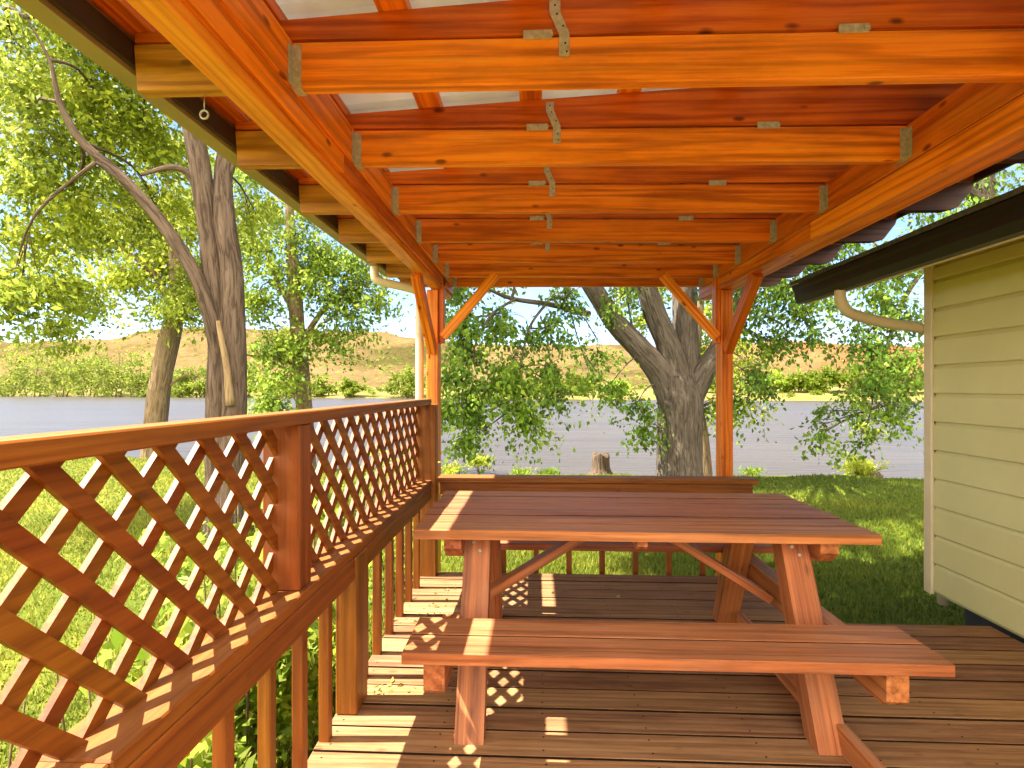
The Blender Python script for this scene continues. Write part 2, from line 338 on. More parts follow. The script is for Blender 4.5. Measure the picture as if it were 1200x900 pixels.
def ground_mat():
    m, n, l, out = newmat('ground_cover'); t = n.new('ShaderNodeTexCoord'); P = t.outputs['Object']
    s = n.new('ShaderNodeSeparateXYZ'); l.new(P, s.inputs[0])
    big = noise(n, l, P, 0.8, 6, 0.6); fine = noise(n, l, P, 22, 6, 0.7)
    a = ramp(n, [(0.35, (0.062, 0.084, 0.008)), (0.5, (0.118, 0.127, 0.012)), (0.68, (0.20, 0.17, 0.032))]); l.new(big.outputs['Fac'], a.inputs[0])
    lawn = mixc(n, l, a.outputs[0], (0.062, 0.092, 0.008), math_(n, l, 'MULTIPLY', fine.outputs['Fac'], 0.5))
    soil = ramp(n, [(0.4, (0.10, 0.072, 0.042)), (0.6, (0.18, 0.135, 0.078))]); l.new(fine.outputs['Fac'], soil.inputs[0])
    wet = n.new('ShaderNodeMapRange'); wet.inputs['From Min'].default_value = -0.86; wet.inputs['From Max'].default_value = -1.02; l.new(s.outputs['Z'], wet.inputs[0])
    near = mixc(n, l, lawn, soil.outputs[0], wet.outputs[0])
    fb = noise(n, l, P, 0.09, 8, 0.65); fr = ramp(n, [(0.36, (0.075, 0.08, 0.012)), (0.5, (0.15, 0.125, 0.033)), (0.66, (0.19, 0.14, 0.055))]); l.new(fb.outputs['Fac'], fr.inputs[0])
    far = n.new('ShaderNodeMapRange'); far.inputs['From Min'].default_value = 40; far.inputs['From Max'].default_value = 60; l.new(s.outputs['Y'], far.inputs[0])
    col = mixc(n, l, near, fr.outputs[0], far.outputs[0])
    b = n.new('ShaderNodeBsdfPrincipled'); l.new(col, b.inputs['Base Color']); b.inputs['Roughness'].default_value = 0.95; b.inputs['Specular IOR Level'].default_value = 0.1
    bp = n.new('ShaderNodeBump'); bp.inputs['Strength'].default_value = 0.6; bp.inputs['Distance'].default_value = 0.04; l.new(fine.outputs['Fac'], bp.inputs['Height']); l.new(bp.outputs[0], b.inputs['Normal'])
    l.new(b.outputs[0], out.inputs[0]); return m
def hill_mat():
    m, n, l, out = newmat('dry_hillside'); t = n.new('ShaderNodeTexCoord'); P = t.outputs['Object']
    a = noise(n, l, P, 0.010, 5, 0.5); b_ = noise(n, l, mapping(n, l, P, (1, .35, 1.6)).outputs[0], 0.30, 10, 0.8)
    c = ramp(n, [(0.36, (0.062, 0.050, 0.018)), (0.5, (0.125, 0.086, 0.038)), (0.64, (0.165, 0.105, 0.050))]); l.new(a.outputs['Fac'], c.inputs[0])
    d = ramp(n, [(0.42, (0.36, 0.42, 0.32)), (0.56, (1, 1, 1))]); l.new(b_.outputs['Fac'], d.inputs[0])
    col = mixc(n, l, c.outputs[0], d.outputs[0], 0.7, 'MULTIPLY')
    s = n.new('ShaderNodeSeparateXYZ'); l.new(P, s.inputs[0])
    mr = n.new('ShaderNodeMapRange'); mr.inputs['From Min'].default_value = 180; mr.inputs['From Max'].default_value = 330; l.new(s.outputs['X'], mr.inputs[0])
    col = mixc(n, l, col, mixc(n, l, col, (0.21, 0.075, 0.034), 0.65), mr.outputs[0])
    b = n.new('ShaderNodeBsdfPrincipled'); l.new(col, b.inputs['Base Color']); b.inputs['Roughness'].default_value = 1; b.inputs['Specular IOR Level'].default_value = 0
    l.new(b.outputs[0], out.inputs[0]); return m
def water_mat():
    m, n, l, out = newmat('river_water'); t = n.new('ShaderNodeTexCoord'); P = t.outputs['Object']
    w1 = noise(n, l, mapping(n, l, P, (0.30, 1.5, 1)).outputs[0], 1.0, 6, 0.6); w2 = noise(n, l, mapping(n, l, P, (0.035, 0.30, 1)).outputs[0], 1.0, 8, 0.65)
    c = ramp(n, [(0.35, (0.048, 0.037, 0.024)), (0.65, (0.068, 0.053, 0.036))]); l.new(w2.outputs['Fac'], c.inputs[0])
    b = n.new('ShaderNodeBsdfPrincipled'); l.new(c.outputs[0], b.inputs['Base Color']); b.inputs['Roughness'].default_value = 0.32; b.inputs['IOR'].default_value = 1.33; b.inputs['Specular IOR Level'].default_value = 0.30
    bp = n.new('ShaderNodeBump'); bp.inputs['Strength'].default_value = 0.6; bp.inputs['Distance'].default_value = 0.22; l.new(w1.outputs['Fac'], bp.inputs['Height']); l.new(bp.outputs[0], b.inputs['Normal'])
    l.new(b.outputs[0], out.inputs[0]); return m
M['ground'] = ground_mat(); M['hill'] = hill_mat(); M['water'] = water_mat()

# ------------------------------------------------------------------ setting: ground, river, hills
def shore(x): return 12.5 + 0.27 * max(0.0, -x - 1.5) * (1 if x > -30 else 30 / max(-x, 30)) + 0.12 * math.sin(x * 1.3) + 0.1 * math.sin(x * 3.1 + 1)
def farshore(x): return 122 - 0.227 * max(-400, min(x, 300)) + 1.5 * math.sin(x * 0.11) + 0.8 * math.sin(x * 0.37)
def smooth(t): t = max(0.0, min(1.0, t)); return t * t * (3 - 2 * t)
def gz(x, y):
    a = shore(x); b = farshore(x)
    base = -0.61 - 0.07 * smooth((y - 3) / 9) + 0.02 * math.sin(x * 0.9 + y * 0.7) + 0.012 * math.sin(x * 2.3 - y * 1.7)
    if y < b - 20: return base - 1.9 * smooth((y - a + 0.15) / 1.6)
    return -2.6 + 2.0 * smooth((y - b + 4) / 7) + 2.2 * smooth((y - b) / 40)
def grid(name, xs, ys, fz, mat):
    vs = [(x, y, fz(x, y)) for y in ys for x in xs]; nx = len(xs)
    fs = [(j * nx + i, j * nx + i + 1, (j + 1) * nx + i + 1, (j + 1) * nx + i) for j in range(len(ys) - 1) for i in range(nx - 1)]
    me = bpy.data.meshes.new(name); me.from_pydata(vs, [], fs); me.polygons.foreach_set('use_smooth', [True] * len(fs)); me.materials.append(mat)
    return link(me, name)
def spaced(a, b, n, p): return [(a + (b - a) * (k / n) ** p) for k in range(n + 1)]
gx = [-t for t in spaced(16, 2500, 40, 3)[::-1]] + [x * 0.5 for x in range(-31, 32)] + spaced(16, 2500, 40, 3)
gy = [-300, -100, -40, -15] + [y * 0.4 for y in range(-20, 45)] + spaced(18.4, 90, 14, 1.5)[1:] + [92 + k * 3 for k in range(50)] + spaced(245, 3000, 12, 2)
tag(grid('ground', gx, gy, gz, M['ground']), kind='structure')
tag(grid('river', [-2500, -300, -60, 0, 60, 300, 2500], [9, 14, 30, 80, 160, 400], lambda x, y: -1.20, M['water']), kind='structure')
def pxang(px): return (px - 628) / FPX
RIDGE = [(-3.0, 30), (-1.2, 40), (pxang(0), 47), (pxang(110), 52), (pxang(190), 62), (pxang(290), 63), (pxang(400), 58), (pxang(480), 51), (pxang(560), 44), (pxang(640), 41), (pxang(740), 40), (pxang(820), 42), (pxang(900), 43), (pxang(975), 43), (pxang(1100), 38), (1.4, 30), (3, 30)]
def ridge(a):
    for (a0, h0), (a1, h1) in zip(RIDGE, RIDGE[1:]):
        if a0 <= a <= a1: t = smooth((a - a0) / (a1 - a0)); return h0 + (h1 - h0) * t
    return 30
def hill_h(a, d):
    t = (d - 230) / 550; prof = smooth(t) if t < 1 else 1 - 0.25 * smooth((d - 780) / 220)
    h = (ridge(a) + 7) * 780 / FPX * prof
    h *= 1 + (0.10 * math.sin(a * 17 + d * 0.01) + 0.07 * math.sin(a * 41 - d * 0.017) + 0.04 * math.sin(a * 90 + d * 0.05)) * smooth(t * 2) * (1 - smooth((t - 0.5) * 2)) + 0.012 * math.sin(a * 63)
    return h + 0.15
def build_hills():
    vs = []; fs = []; A = [-2.6 + 5.2 * k / 300 for k in range(301)]; D = [230 + 25 * k for k in range(24)] + [830, 900, 1000]
    for d in D:
        for a in A: vs.append((a * d, d, hill_h(a, d)))
    n = len(A)
    for j in range(len(D) - 1):
        for i in range(n - 1): fs.append((j * n + i, j * n + i + 1, (j + 1) * n + i + 1, (j + 1) * n + i))
    me = bpy.data.meshes.new('hills'); me.from_pydata(vs, [], fs); me.polygons.foreach_set('use_smooth', [True] * len(fs)); me.materials.append(M['hill'])
    tag(link(me, 'hills'), kind='structure')
build_hills()

# ------------------------------------------------------------------ setting: the deck floor
m = MB(); y = -1.6
while y < 3.75:
    x1 = 1.62 if y > 2.93 else 2.485
    zj = random.uniform(-0.0025, 0.0018); w = 0.1335
    y1 = min(y + w, 3.78)
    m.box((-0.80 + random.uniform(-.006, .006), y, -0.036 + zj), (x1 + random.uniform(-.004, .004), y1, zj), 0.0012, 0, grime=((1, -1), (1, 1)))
    for k in range(7):
        for yy in (y + .03, y1 - .03):
            cx_ = -0.75 + k * 0.39 + random.uniform(-.006, .006)
            if cx_ < x1 - .03 and y1 - y > .1:
                n0 = len(m.f); m.add([(cx_ + .0042 * math.cos(q * .785), yy + .0042 * math.sin(q * .785), zj + .0005) for q in range(8)], [tuple(range(8))]); m.mi[-1] = 1
    y = y1 + random.uniform(0.0105, 0.0145)
for k in range(7): m.box((-0.77 + k * 0.39, -1.6, -0.19), (-0.73 + k * 0.39, 2.93 if k > 5 else 3.74, -0.042), 0.002, 1)
m.box((-0.79, 3.745, -0.23), (1.61, 3.775, -0.042), 0.002, 0); m.box((1.63, 2.94, -0.23), (2.48, 2.975, -0.042), 0.002, 0); m.box((-0.825, -1.6, -0.23), (-0.795, 3.74, -0.042), 0.002, 1)
for x in (-0.7, 0.45, 1.5):
    for yy in (-1.3, 1.2, 3.6): m.box((x - .05, yy - .05, -1.0), (x + .05, yy + .05, -0.19), 0.003, 2)
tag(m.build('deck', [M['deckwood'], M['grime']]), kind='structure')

# ------------------------------------------------------------------ the porch roof
porch = empty('porch_roof', (0.4, 4.2, -0.7), 'open timber porch roof of orange stained joists and beams on two posts, above the deck', 'porch roof')
RW = M['roofwood']
JZ0, JZ1 = 2.187, 2.322
XL, XR = -0.72, 1.445
JY = [(0.46, 0.01), (1.0, 0.02), (1.555, 0.03), (2.10, 0.055), (2.675, 0.075), (3.215, 0.10), (3.755, 0.13), (4.25, 0.11), (4.66, 0.08)]
def ysk(yl, dyy, x): return yl + dyy * (x - XL) / (XR - XL)
YB0, YB1 = 0.36, 4.74
# beams
b = MB(); b.box((-0.833, YB0, 2.085), (-0.752, YB1, 2.325), 0.004, 1); o = child(b, 'beam', M['beamwood'], porch)
b = MB(); b.box((-0.751, YB0, 2.120), (-0.730, 2.02, 2.190), 0.003, 1); b.box((-0.751, 2.023, 2.120), (-0.730, YB1, 2.190), 0.003, 1); b.box((-0.751, YB0, 2.193), (XL, YB1, 2.327), 0.003, 1); child(b, 'ledger', RW, porch)
b = MB(); b.box((XR + .02, YB0, 2.083), (1.605, YB1 + .1, 2.32), 0.004, 1); child(b, 'beam', RW, porch)
b = MB(); b.box((XR, YB0, 2.080), (XR + .019, 2.9, 2.175), 0.003, 1); b.box((XR, 2.904, 2.080), (XR + .019, YB1 + .1, 2.175), 0.003, 1); b.box((XR - .001, YB0, 2.178), (XR + .019, YB1 + .1, 2.327), 0.003, 1); child(b, 'ledger', RW, porch)
def rtop(x): return JZ1 + 0.036 + 0.066 * (x + 1.2)
GZ = M['galv']
def strap(x, y, parent):
    s_ = MB()
    s_.prism([(x - .036, 2.425), (x - .004, 2.425), (x - .004, 2.392), (x + .012, 2.352), (x + .022, 2.33), (x + .022, 2.262), (x - .008, 2.262), (x - .008, 2.325), (x - .024, 2.362), (x - .036, 2.39)], 1, y - 0.0035, y - 0.0015)
    o = child(s_, 'strap_tie', GZ, parent)
    h = MB()
    for (hx, hz) in ((x - .02, 2.41), (x - .014, 2.385), (x + .004, 2.35), (x + .01, 2.30), (x + .014, 2.275)):
        h.tube([(hx, y - .0035, hz), (hx, y - .0052, hz)], 0.0028, 8, sub=1)
    for v in range(len(h.v)): pass
    child(h, 'nail', M['hole'], parent)
def plate(x, y, parent):
    s_ = MB(); s_.box((x - .042, y - .006, 2.313), (x + .042, y - .0015, 2.339), 0.001)
    s_.box((x + .028, y - .009, 2.318), (x + .044, y - .0058, 2.331), 0.001); child(s_, 'flat_plate', GZ, parent)
def hanger(x, sgn, y, parent):
    s_ = MB()
    s_.box((x, y - .0030, JZ0 - .002), (x + sgn * .030, y - .0012, JZ1 - .012), 0.0005)
    s_.box((x, y - .026, JZ0 + .004), (x + sgn * .0022, y - .0032, JZ1 - .012), 0.0005)
    s_.box((x, y - .003, JZ0 - .0040), (x + sgn * .030, y + .041, JZ0 - .0022), 0.0004)
    for k in range(4): s_.box((x + sgn * .012, y - .0050, JZ0 + .02 + k * .028), (x + sgn * .018, y - .0029, JZ0 + .026 + k * .028), 0.0008)
    child(s_, 'joist_hanger', GZ, parent)
for k, (yl, dyy) in enumerate(JY):
    yr = yl + dyy; T = 0.042
    def skew(mb, y0=yl, dyy=dyy):
        mb.v = [(v[0], v[1] + dyy * (v[0] - XL) / (XR - XL), v[2]) for v in mb.v]; return mb
    b = MB(); b.box((XL + .001, yl, JZ0), (XR - .002, yl + T, JZ1), 0.004, 0); b.r = [random.uniform(.78, 1.0) if k < 4 else random.uniform(.42, .62)] * len(b.r); j = child(skew(b), 'joist', RW, porch)  # board tone carries the light: near joists bright, far ones shaded
    hanger(XL + .0008, 1, yl, j); hanger(XR - .002, -1, yr, j)
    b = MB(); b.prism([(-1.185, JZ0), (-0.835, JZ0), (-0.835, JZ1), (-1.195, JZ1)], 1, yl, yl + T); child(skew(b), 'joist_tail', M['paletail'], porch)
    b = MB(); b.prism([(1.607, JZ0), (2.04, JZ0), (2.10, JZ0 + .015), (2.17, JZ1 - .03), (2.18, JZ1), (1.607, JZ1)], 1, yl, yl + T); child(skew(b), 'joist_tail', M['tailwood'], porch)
    b = MB(); z0 = JZ1 + .009
    b.prism([(-1.195, z0), (2.18, z0), (2.18, rtop(2.18)), (-1.195, rtop(-1.195))], 1, yl + .003, yl + T - .004); b.r = [random.uniform(.10, .5)] * len(b.r); rf = child(skew(b), 'rafter', RW, porch)  # darker tone puts the rafters' shade into their colour
    if 1 < k < 7:
        strap(0.075, ysk(yl, dyy, .07), rf); plate(0.005, ysk(yl, dyy, 0), rf); plate(0.905, ysk(yl, dyy, .9), rf)
def purl(x0, w):
    b = MB(); xa, xb = x0 - w / 2, x0 + w / 2
    for (ya, yb) in ((YB0, 2.4), (2.403, YB1 + .12)):
        b.prism([(xa, rtop(xa) + .0015), (xb, rtop(xb) + .0015), (xb, rtop(xb) + .0385), (xa, rtop(xa) + .0385)], 1, ya, yb, 1)
    child(b, 'purlin', RW, porch)
for x0 in (-1.186, -0.80, -0.42, -0.02, 0.37, 0.77, 1.17, 1.57, 1.99): purl(x0, 0.088)
# ribbed metal sheet
def sheet():
    prof = []; yv = YB0 - .05
    while yv < YB1 + .16:
        prof += [(yv, 0), (yv + .085, 0), (yv + .10, .020), (yv + .125, .020), (yv + .14, 0)]; yv += 0.19
    vs = []; fs = []
    for (yv, h) in prof:
        for x in (-1.255, 0.5, 2.30):
            for tz in (0, .0016): vs.append((x, yv, rtop(x) + .041 + h + tz))
    for k in range(len(prof) - 1):
        for i in range(2):
            a = k * 6 + i * 2; c_ = a + 6
            fs.append((a, c_, c_ + 2, a + 2)); fs.append((a + 1, a + 3, c_ + 3, c_ + 1))
        for e in (0, 4): a = k * 6 + e; fs.append((a, a + 1, a + 7, a + 6))
    b = MB(); b.add(vs, fs); child(b, 'roof_sheet', M['sheet'], porch)
sheet()
b = MB(); b.box((-1.213, YB0 - .02, 2.262), (-1.197, YB1 + .1, 2.335), 0.002); child(b, 'fascia', M['fascia'], porch)
b = MB(); b.prism([(2.182, 2.33), (2.20, 2.33), (2.20, 2.60), (2.182, 2.60)], 1, YB0, YB1 + .12, 1); child(b, 'fascia', M['fascia'], porch)
gx0, gz0 = -1.2145, 2.247
def gp(*q): return [(gx0 + u_, gz0 + v_) for u_, v_ in q]
b = MB(); b.prism(gp((-.066, 0), (0, 0), (0, .11), (-.003, .11), (-.003, .004), (-.062, .004), (-.073, .08), (-.084, .10), (-.088, .10), (-.077, .075)), 1, YB0, 4.5, 1)
b.prism(gp((-.066, 0), (0, 0), (0, .11), (-.086, .11)), 1, 4.5, 4.504, 1); gut = child(b, 'gutter', M['gutter'], porch)
b = MB(); b.tube([(-1.25, 4.12, 2.25), (-1.25, 4.12, 2.18), (-1.22, 4.13, 2.135), (-1.05, 4.19, 2.10), (-0.95, 4.235, 2.075), (-0.925, 4.245, 2.03), (-0.925, 4.245, 1.6), (-0.925, 4.245, -0.45), (-0.95, 4.30, -0.56)], 0.033, 10, sub=5); child(b, 'downspout', M['cream'], porch)
# posts and braces
for (xa, xb, ya) in ((-0.86, -0.77, 4.20), (1.46, 1.55, 4.30)):
    b = MB(); b.box((xa, ya, -0.75), (xb, ya + .14, 2.078), 0.005, 2); child(b, 'post', RW, porch)
    xm = (xa + xb) / 2
    b = MB(); b.beam((xm, ya - .002, 1.60), (xm, ya - .57, 2.083), 0.064, 0.088, (0, 1, 1)); child(b, 'knee_brace', RW, porch)
    s_ = 1 if xa < 0 else -1; xs = xb if xa < 0 else xa
    b = MB(); b.box((min(xs + s_ * .001, xs + s_ * .040), ya + .02, 1.66), (max(xs + s_ * .001, xs + s_ * .040), ya + .11, 2.18), 0.003, 2); child(b, 'cleat', RW, porch)
    b = MB(); b.beam((xs + s_ * .042, ya - .012, 1.70), (xs + s_ * .46, ya - .012, 2.19), 0.04, 0.07, (0, 0, 1)); child(b, 'knee_brace', RW, porch)
# the little ring hanging from a tail
hk = empty('hanging_ring', (-1.0, 1.58, 2.187), 'small steel ring hanging on a thin hook under the porch joist end by the gutter', 'hook')
b = MB(); b.tube([(-1.0, 1.58, 2.186), (-1.0, 1.58, 2.138)], 0.0018, 6, sub=1); child(b, 'hook_stem', M['galv'], hk)
b = MB(); b.tube([(-1.0 + .0125 * math.cos(a), 1.58, 2.126 + .0125 * math.sin(a)) for a in [k * math.pi / 8 for k in range(17)]], 0.003, 8, sub=1); child(b, 'ring', M['galv'], hk)

# ------------------------------------------------------------------ lattice railing along the left
XI = -0.72; LW = M['railwood']
rail = empty('lattice_railing', (XI, 1.5, 0), 'tall red brown railing with diagonal lattice above balusters, along the left of the deck', 'railing')
YR0, YR1 = -1.5, 3.69
b = MB(); b.box((-0.795, YR0, 1.189), (XI, .62, 1.228), 0.004, 1); b.box((-0.795, .622, 1.188), (XI, YR1, 1.228), 0.004, 1); child(b, 'top_rail', LW, rail)
b = MB(); b.box((-0.87, YR0, 0.629), (XI, .88, 0.666), 0.004, 1); b.box((-0.87, .883, 0.629), (XI, YR1, 0.666), 0.004, 1); child(b, 'cap_rail', LW, rail)
b = MB(); b.box((-0.758, YR0, 0.539), (XI + .002, 2.10, 0.6285), 0.004, 1); b.box((-0.758, 2.247, 0.539), (XI + .002, 3.66, 0.6285), 0.004, 1); child(b, 'lower_rail', LW, rail)
def clip(poly, y0, y1, z0, z1):
    def half(P, f):
        out = []
        for i in range(len(P)):
            a, c_ = P[i], P[(i + 1) % len(P)]; fa, fc = f(a), f(c_)
            if fa >= 0: out.append(a)
            if (fa >= 0) != (fc >= 0): t = fa / (fa - fc); out.append((a[0] + (c_[0] - a[0]) * t, a[1] + (c_[1] - a[1]) * t))
        return out
    for f in (lambda p: p[0] - y0, lambda p: y1 - p[0], lambda p: p[1] - z0, lambda p: z1 - p[1]):
        poly = half(poly, f)
        if len(poly) < 3: return None
    return poly
PIT = 0.1475
def panel(y0, y1):
    z0, z1 = 0.6665, 1.222; pm = MB(); hw = 0.0355 * math.sqrt(2) / 2; H = z1 - z0
    for layer, (xa, xb) in ((0, (-0.8165, -0.803)), (1, (-0.8305, -0.8170))):
        k0 = int((y0 - 2 - 0.947) / PIT); k1 = int((y1 + 2 - 0.947) / PIT)
        for k in range(k0, k1):
            c0 = 0.905 + k * PIT + (0.05 if layer else 0) + random.uniform(-.003, .003); e = 0.1; tl = random.uniform(-.004, .004)
            d = -1 if layer == 0 else 1
            quad = [(c0 - hw - d * e, z0 - e), (c0 + hw - d * e, z0 - e), (c0 + hw + d * (H + e) + tl, z1 + e), (c0 - hw + d * (H + e) + tl, z1 + e)]
            P = clip(quad, y0, y1, z0, z1)
            if P:
                if (P[1][0] - P[0][0]) * (P[2][1] - P[1][1]) - (P[1][1] - P[0][1]) * (P[2][0] - P[1][0]) > 0: P = P[::-1]
                pm.prism(P, 0, xa, xb, 1)
    child(pm, 'lattice_panel', LW, rail)
panel(-1.5, 1.640); panel(1.733, 3.675)
for (x0, x1, ya, za, zb) in ((-0.855, -0.735, 1.643, 0.6665, 1.188), (-0.83, -0.69, 3.68, -0.03, 1.187)):
    b = MB(); b.box((x0, ya, za), (x1, ya + .089, zb), 0.005, 2); child(b, 'post', LW, rail)
b = MB(); b.box((-0.797, 2.105, 0.001), (-0.710, 2.244, 0.6285), 0.005, 2); child(b, 'post', LW, rail)
yb = -1.2
bal0 = None
for k, yb in enumerate([-1.1 + .217 * i for i in range(24)]):
    if 2.02 < yb < 2.32 or yb > 3.62: continue
    b = MB(); b.box((-0.797, yb, -0.03), (-0.7585, yb + .038, 0.6285), 0.003, 2)
    b.v = [(v[0] + .018 * (1 - max(0, v[2]) / .63) * 0, v[1], v[2]) for v in b.v]
    child(b, 'baluster', LW, rail)

# back railing
back = empty('back_railing', (0.4, 3.86, 0), 'low red brown baluster railing across the far edge of the deck, without lattice', 'railing')
b = MB(); b.box((-0.70, 3.80, 0.630), (1.545, 3.935, 0.667), 0.004, 0); child(b, 'cap_rail', LW, back)
b = MB(); b.box((-0.69, 3.822, 0.540), (1.515, 3.860, 0.6295), 0.004, 0); child(b, 'rail', LW, back)
for k in range(8):
    b = MB(); x = -0.47 + .236 * k; b.box((x - .019, 3.862, -0.16), (x + .019, 3.90, 0.6295), 0.003, 2); child(b, 'baluster', LW, back)
b = MB(); b.box((1.42, 3.862, -0.30), (1.509, 3.95, 0.6295), 0.004, 2); child(b, 'post', LW, back)

# ------------------------------------------------------------------ picnic table
TW = M['tablewood']
tab = empty('picnic_table', (0.42, 2.53, 0), 'worn red brown wooden picnic table with two attached plank benches, standing on the deck', 'picnic table')
def planks(y0, y1, n, x0, x1, z0, z1, name):
    b = MB(); w = (y1 - y0) / n
    for k in range(n):
        jz = random.uniform(-.002, .002); g = random.uniform(.008, .012)
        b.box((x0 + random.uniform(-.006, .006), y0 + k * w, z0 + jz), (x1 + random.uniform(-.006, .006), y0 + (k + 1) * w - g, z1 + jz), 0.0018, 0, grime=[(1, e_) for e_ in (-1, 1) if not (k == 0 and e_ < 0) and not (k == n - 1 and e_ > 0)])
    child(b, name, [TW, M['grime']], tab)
planks(2.11, 2.93, 6, -0.49, 1.315, 0.702, 0.740, 'tabletop')
planks(1.73, 2.015, 2, -0.44, 1.305, 0.402, 0.440, 'bench')
planks(2.985, 3.215, 2, -0.44, 1.305, 0.402, 0.440, 'bench')
for xc in (-0.245, 1.055):
    for (yb_, yt) in ((2.00, 2.31), (3.06, 2.75)):
        b = MB(); w = 0.108; t = 0.092
        sl = (yt - yb_) / 0.70; L = t * math.sqrt(1 + sl * sl) / 2
        b.prism([(yb_ - L, 0.001), (yb_ + L, 0.001), (yt + L, 0.7005), (yt - L, 0.7005)][::-1 if False else 1], 0, xc - w / 2, xc + w / 2, 2)
        b.g = [(g_[0], g_[1], g_[2] - sl * v_[2]) for g_, v_ in zip(b.g, b.v)]
        child(b, 'leg', TW, tab)
    for dx_, bz in ((-.012, .36), (.016, .33), (-.014, .655), (.012, .625)):
        b = MB(); fy = 2.00 + (2.31 - 2.00) * bz / .70 - .092 * 1.1 / 2 - .0005; b.tube([(xc + dx_, fy + .004, bz), (xc + dx_, fy - .004, bz)], .0075, 10, sub=1)
        child(b, 'bolt', GZ, tab)
    s_ = -1 if xc < 0 else 1; xa = xc + s_ * .055; xb = xc + s_ * .125; xa, xb = min(xa, xb), max(xa, xb)
    if xc < 0:
        for q in ([(1.755, .4005), (1.755, .305), (1.778, .285), (2.13, .285), (2.13, .4005)], [(2.93, .4005), (2.93, .285), (3.16, .285), (3.20, .33), (3.20, .4005)]):
            b = MB(); b.prism(q, 0, xa, xb, 1); child(b, 'seat_support', TW, tab)
    else: b = MB(); b.prism([(1.755, .4005), (1.755, .305), (1.778, .285), (3.16, .285), (3.20, .33), (3.20, .4005)], 0, xa, xb, 1); child(b, 'seat_support', TW, tab)
    b = MB(); b.prism([(2.15, .7005), (2.15, .655), (2.20, .61), (2.86, .61), (2.91, .655), (2.91, .7005)], 0, xa, xb, 1); child(b, 'top_support', TW, tab)
b = MB(); b.prism([(2.14, .7005), (2.14, .675), (2.16, .66), (2.90, .66), (2.92, .675), (2.92, .7005)], 0, .40, .44, 1); child(b, 'cleat', TW, tab)
for (xa, xb) in ((-0.225, 0.345), (1.07, 0.49)):
    b = MB(); b.beam((xa, 2.53, .335), (xb, 2.53, .692), 0.088, 0.038, (0, 0, 1)); child(b, 'diagonal_brace', TW, tab)
b = MB(); b.box((1.081, 1.50, .001), (1.119, 2.95, .090), 0.003, 1); child(b, 'floor_runner', TW, tab)

# ------------------------------------------------------------------ the cabin on the right
cab = empty('cabin', (4.0, 0.8, -0.65), 'small cream clapboard cabin with a black gutter, at the right of the deck', 'cabin')
XW, YC = 2.50, 3.56
b = MB(); z = 0.022; ex = 0.178
while z < 2.0:
    zt = min(z + ex + .012, 2.075)
    for k in range(1):
        b.prism([(XW + .030, z), (XW + .004, z), (XW, z + .006), (XW + .006, z + (zt - z) * .80), (XW + .022, z + (zt - z) * .93), (XW + .024, zt), (XW + .030, zt)], 1, -3.0, YC - .058, 1)
    z += ex
z = 0.022
while z < 1.9:
    zt = z + ex + .012
    b.prism([(YC + .0, z), (YC - .016, zt), (YC - .03, zt), (YC - .03, z)], 0, XW + .06, 7.0, 0)
    z += ex
b.box((XW + .031, -3.0, 0.0), (7.0, YC - .031, 2.1), 0.001)
child(b, 'clapboard_wall', M['siding'], cab)
b = MB(); b.box((XW - .010, YC - .056, 0.0), (XW + .012, YC + .012, 2.075), 0.004, 2); b.box((XW + .0125, YC - .010, 0.0), (XW + .058, YC + .0115, 2.085), 0.004, 2); child(b, 'corner_trim', M['cream'], cab)
b = MB(); b.box((XW + .12, -3.0, -0.72), (6.9, YC - .15, -0.002), 0.002); child(b, 'skirting', M['skirt'], cab)
XE, YE, ZE = 1.90, 4.02, 1.93
sl = 0.30
b = MB(); b.prism([(XE + .065, ZE), (6.9, ZE + sl * 4.94), (6.9, ZE + sl * 4.94 + .02), (XE + .065, ZE + .02)], 1, -3.2, YE - .01, 0); child(b, 'soffit', M['siding'], cab)
b = MB(); b.prism([(XE - .03, ZE + .125), (7.0, ZE + .125 + sl * 5.1), (7.0, ZE + .15 + sl * 5.1), (XE - .03, ZE + .145)], 1, -3.2, YE + .03, 0)
for k in range(20):
    xx = XE + .02 + k * .14; zz = ZE + .148 + sl * (xx - XE + .03)
    for q in range(46):
        y0 = -3.2 + q * .157 + (k % 2) * .078
        b.box((xx - .05, y0, zz - .004 + random.uniform(0, .003)), (xx + .10, min(y0 + .152, YE + .035), zz + .008 + random.uniform(0, .004)), 0.001, 0, Matrix.Rotation(-math.atan(sl), 3, 'Y'))
child(b, 'roof', M['shingle'], cab)
b = MB(); b.prism([(XE + .06, ZE - .012), (XE + .01, ZE - .012), (XE - .012, ZE + .03), (XE - .012, ZE + .075), (XE - .028, ZE + .09), (XE - .028, ZE + .118), (XE - .022, ZE + .118), (XE + .06, ZE + .118)], 1, -3.2, YE, 1); child(b, 'gutter', M['blackgut'], cab)
b = MB(); b.box((XE + .0615, -3.2, ZE - .02), (XE + .072, YE, ZE - .001), 0.001, 1); child(b, 'drip_edge', M['cream'], cab)
b = MB(); pA = Vector((XE + .03, 3.50, ZE - .01)); b.tube([pA, pA + Vector((0, 0, -.05)), pA + Vector((.03, 0.0, -.115)), pA + Vector((.12, .03, -.155)), pA + Vector((.36, .07, -.205)), Vector((XW - .02, YC + .045, 1.695)), Vector((XW + .10, YC + .05, 1.64)), Vector((XW + .14, YC + .05, 1.55)), Vector((XW + .14, YC + .05, -.1))], 0.034, 10, sub=5); child(b, 'downspout', M['cream'], cab)

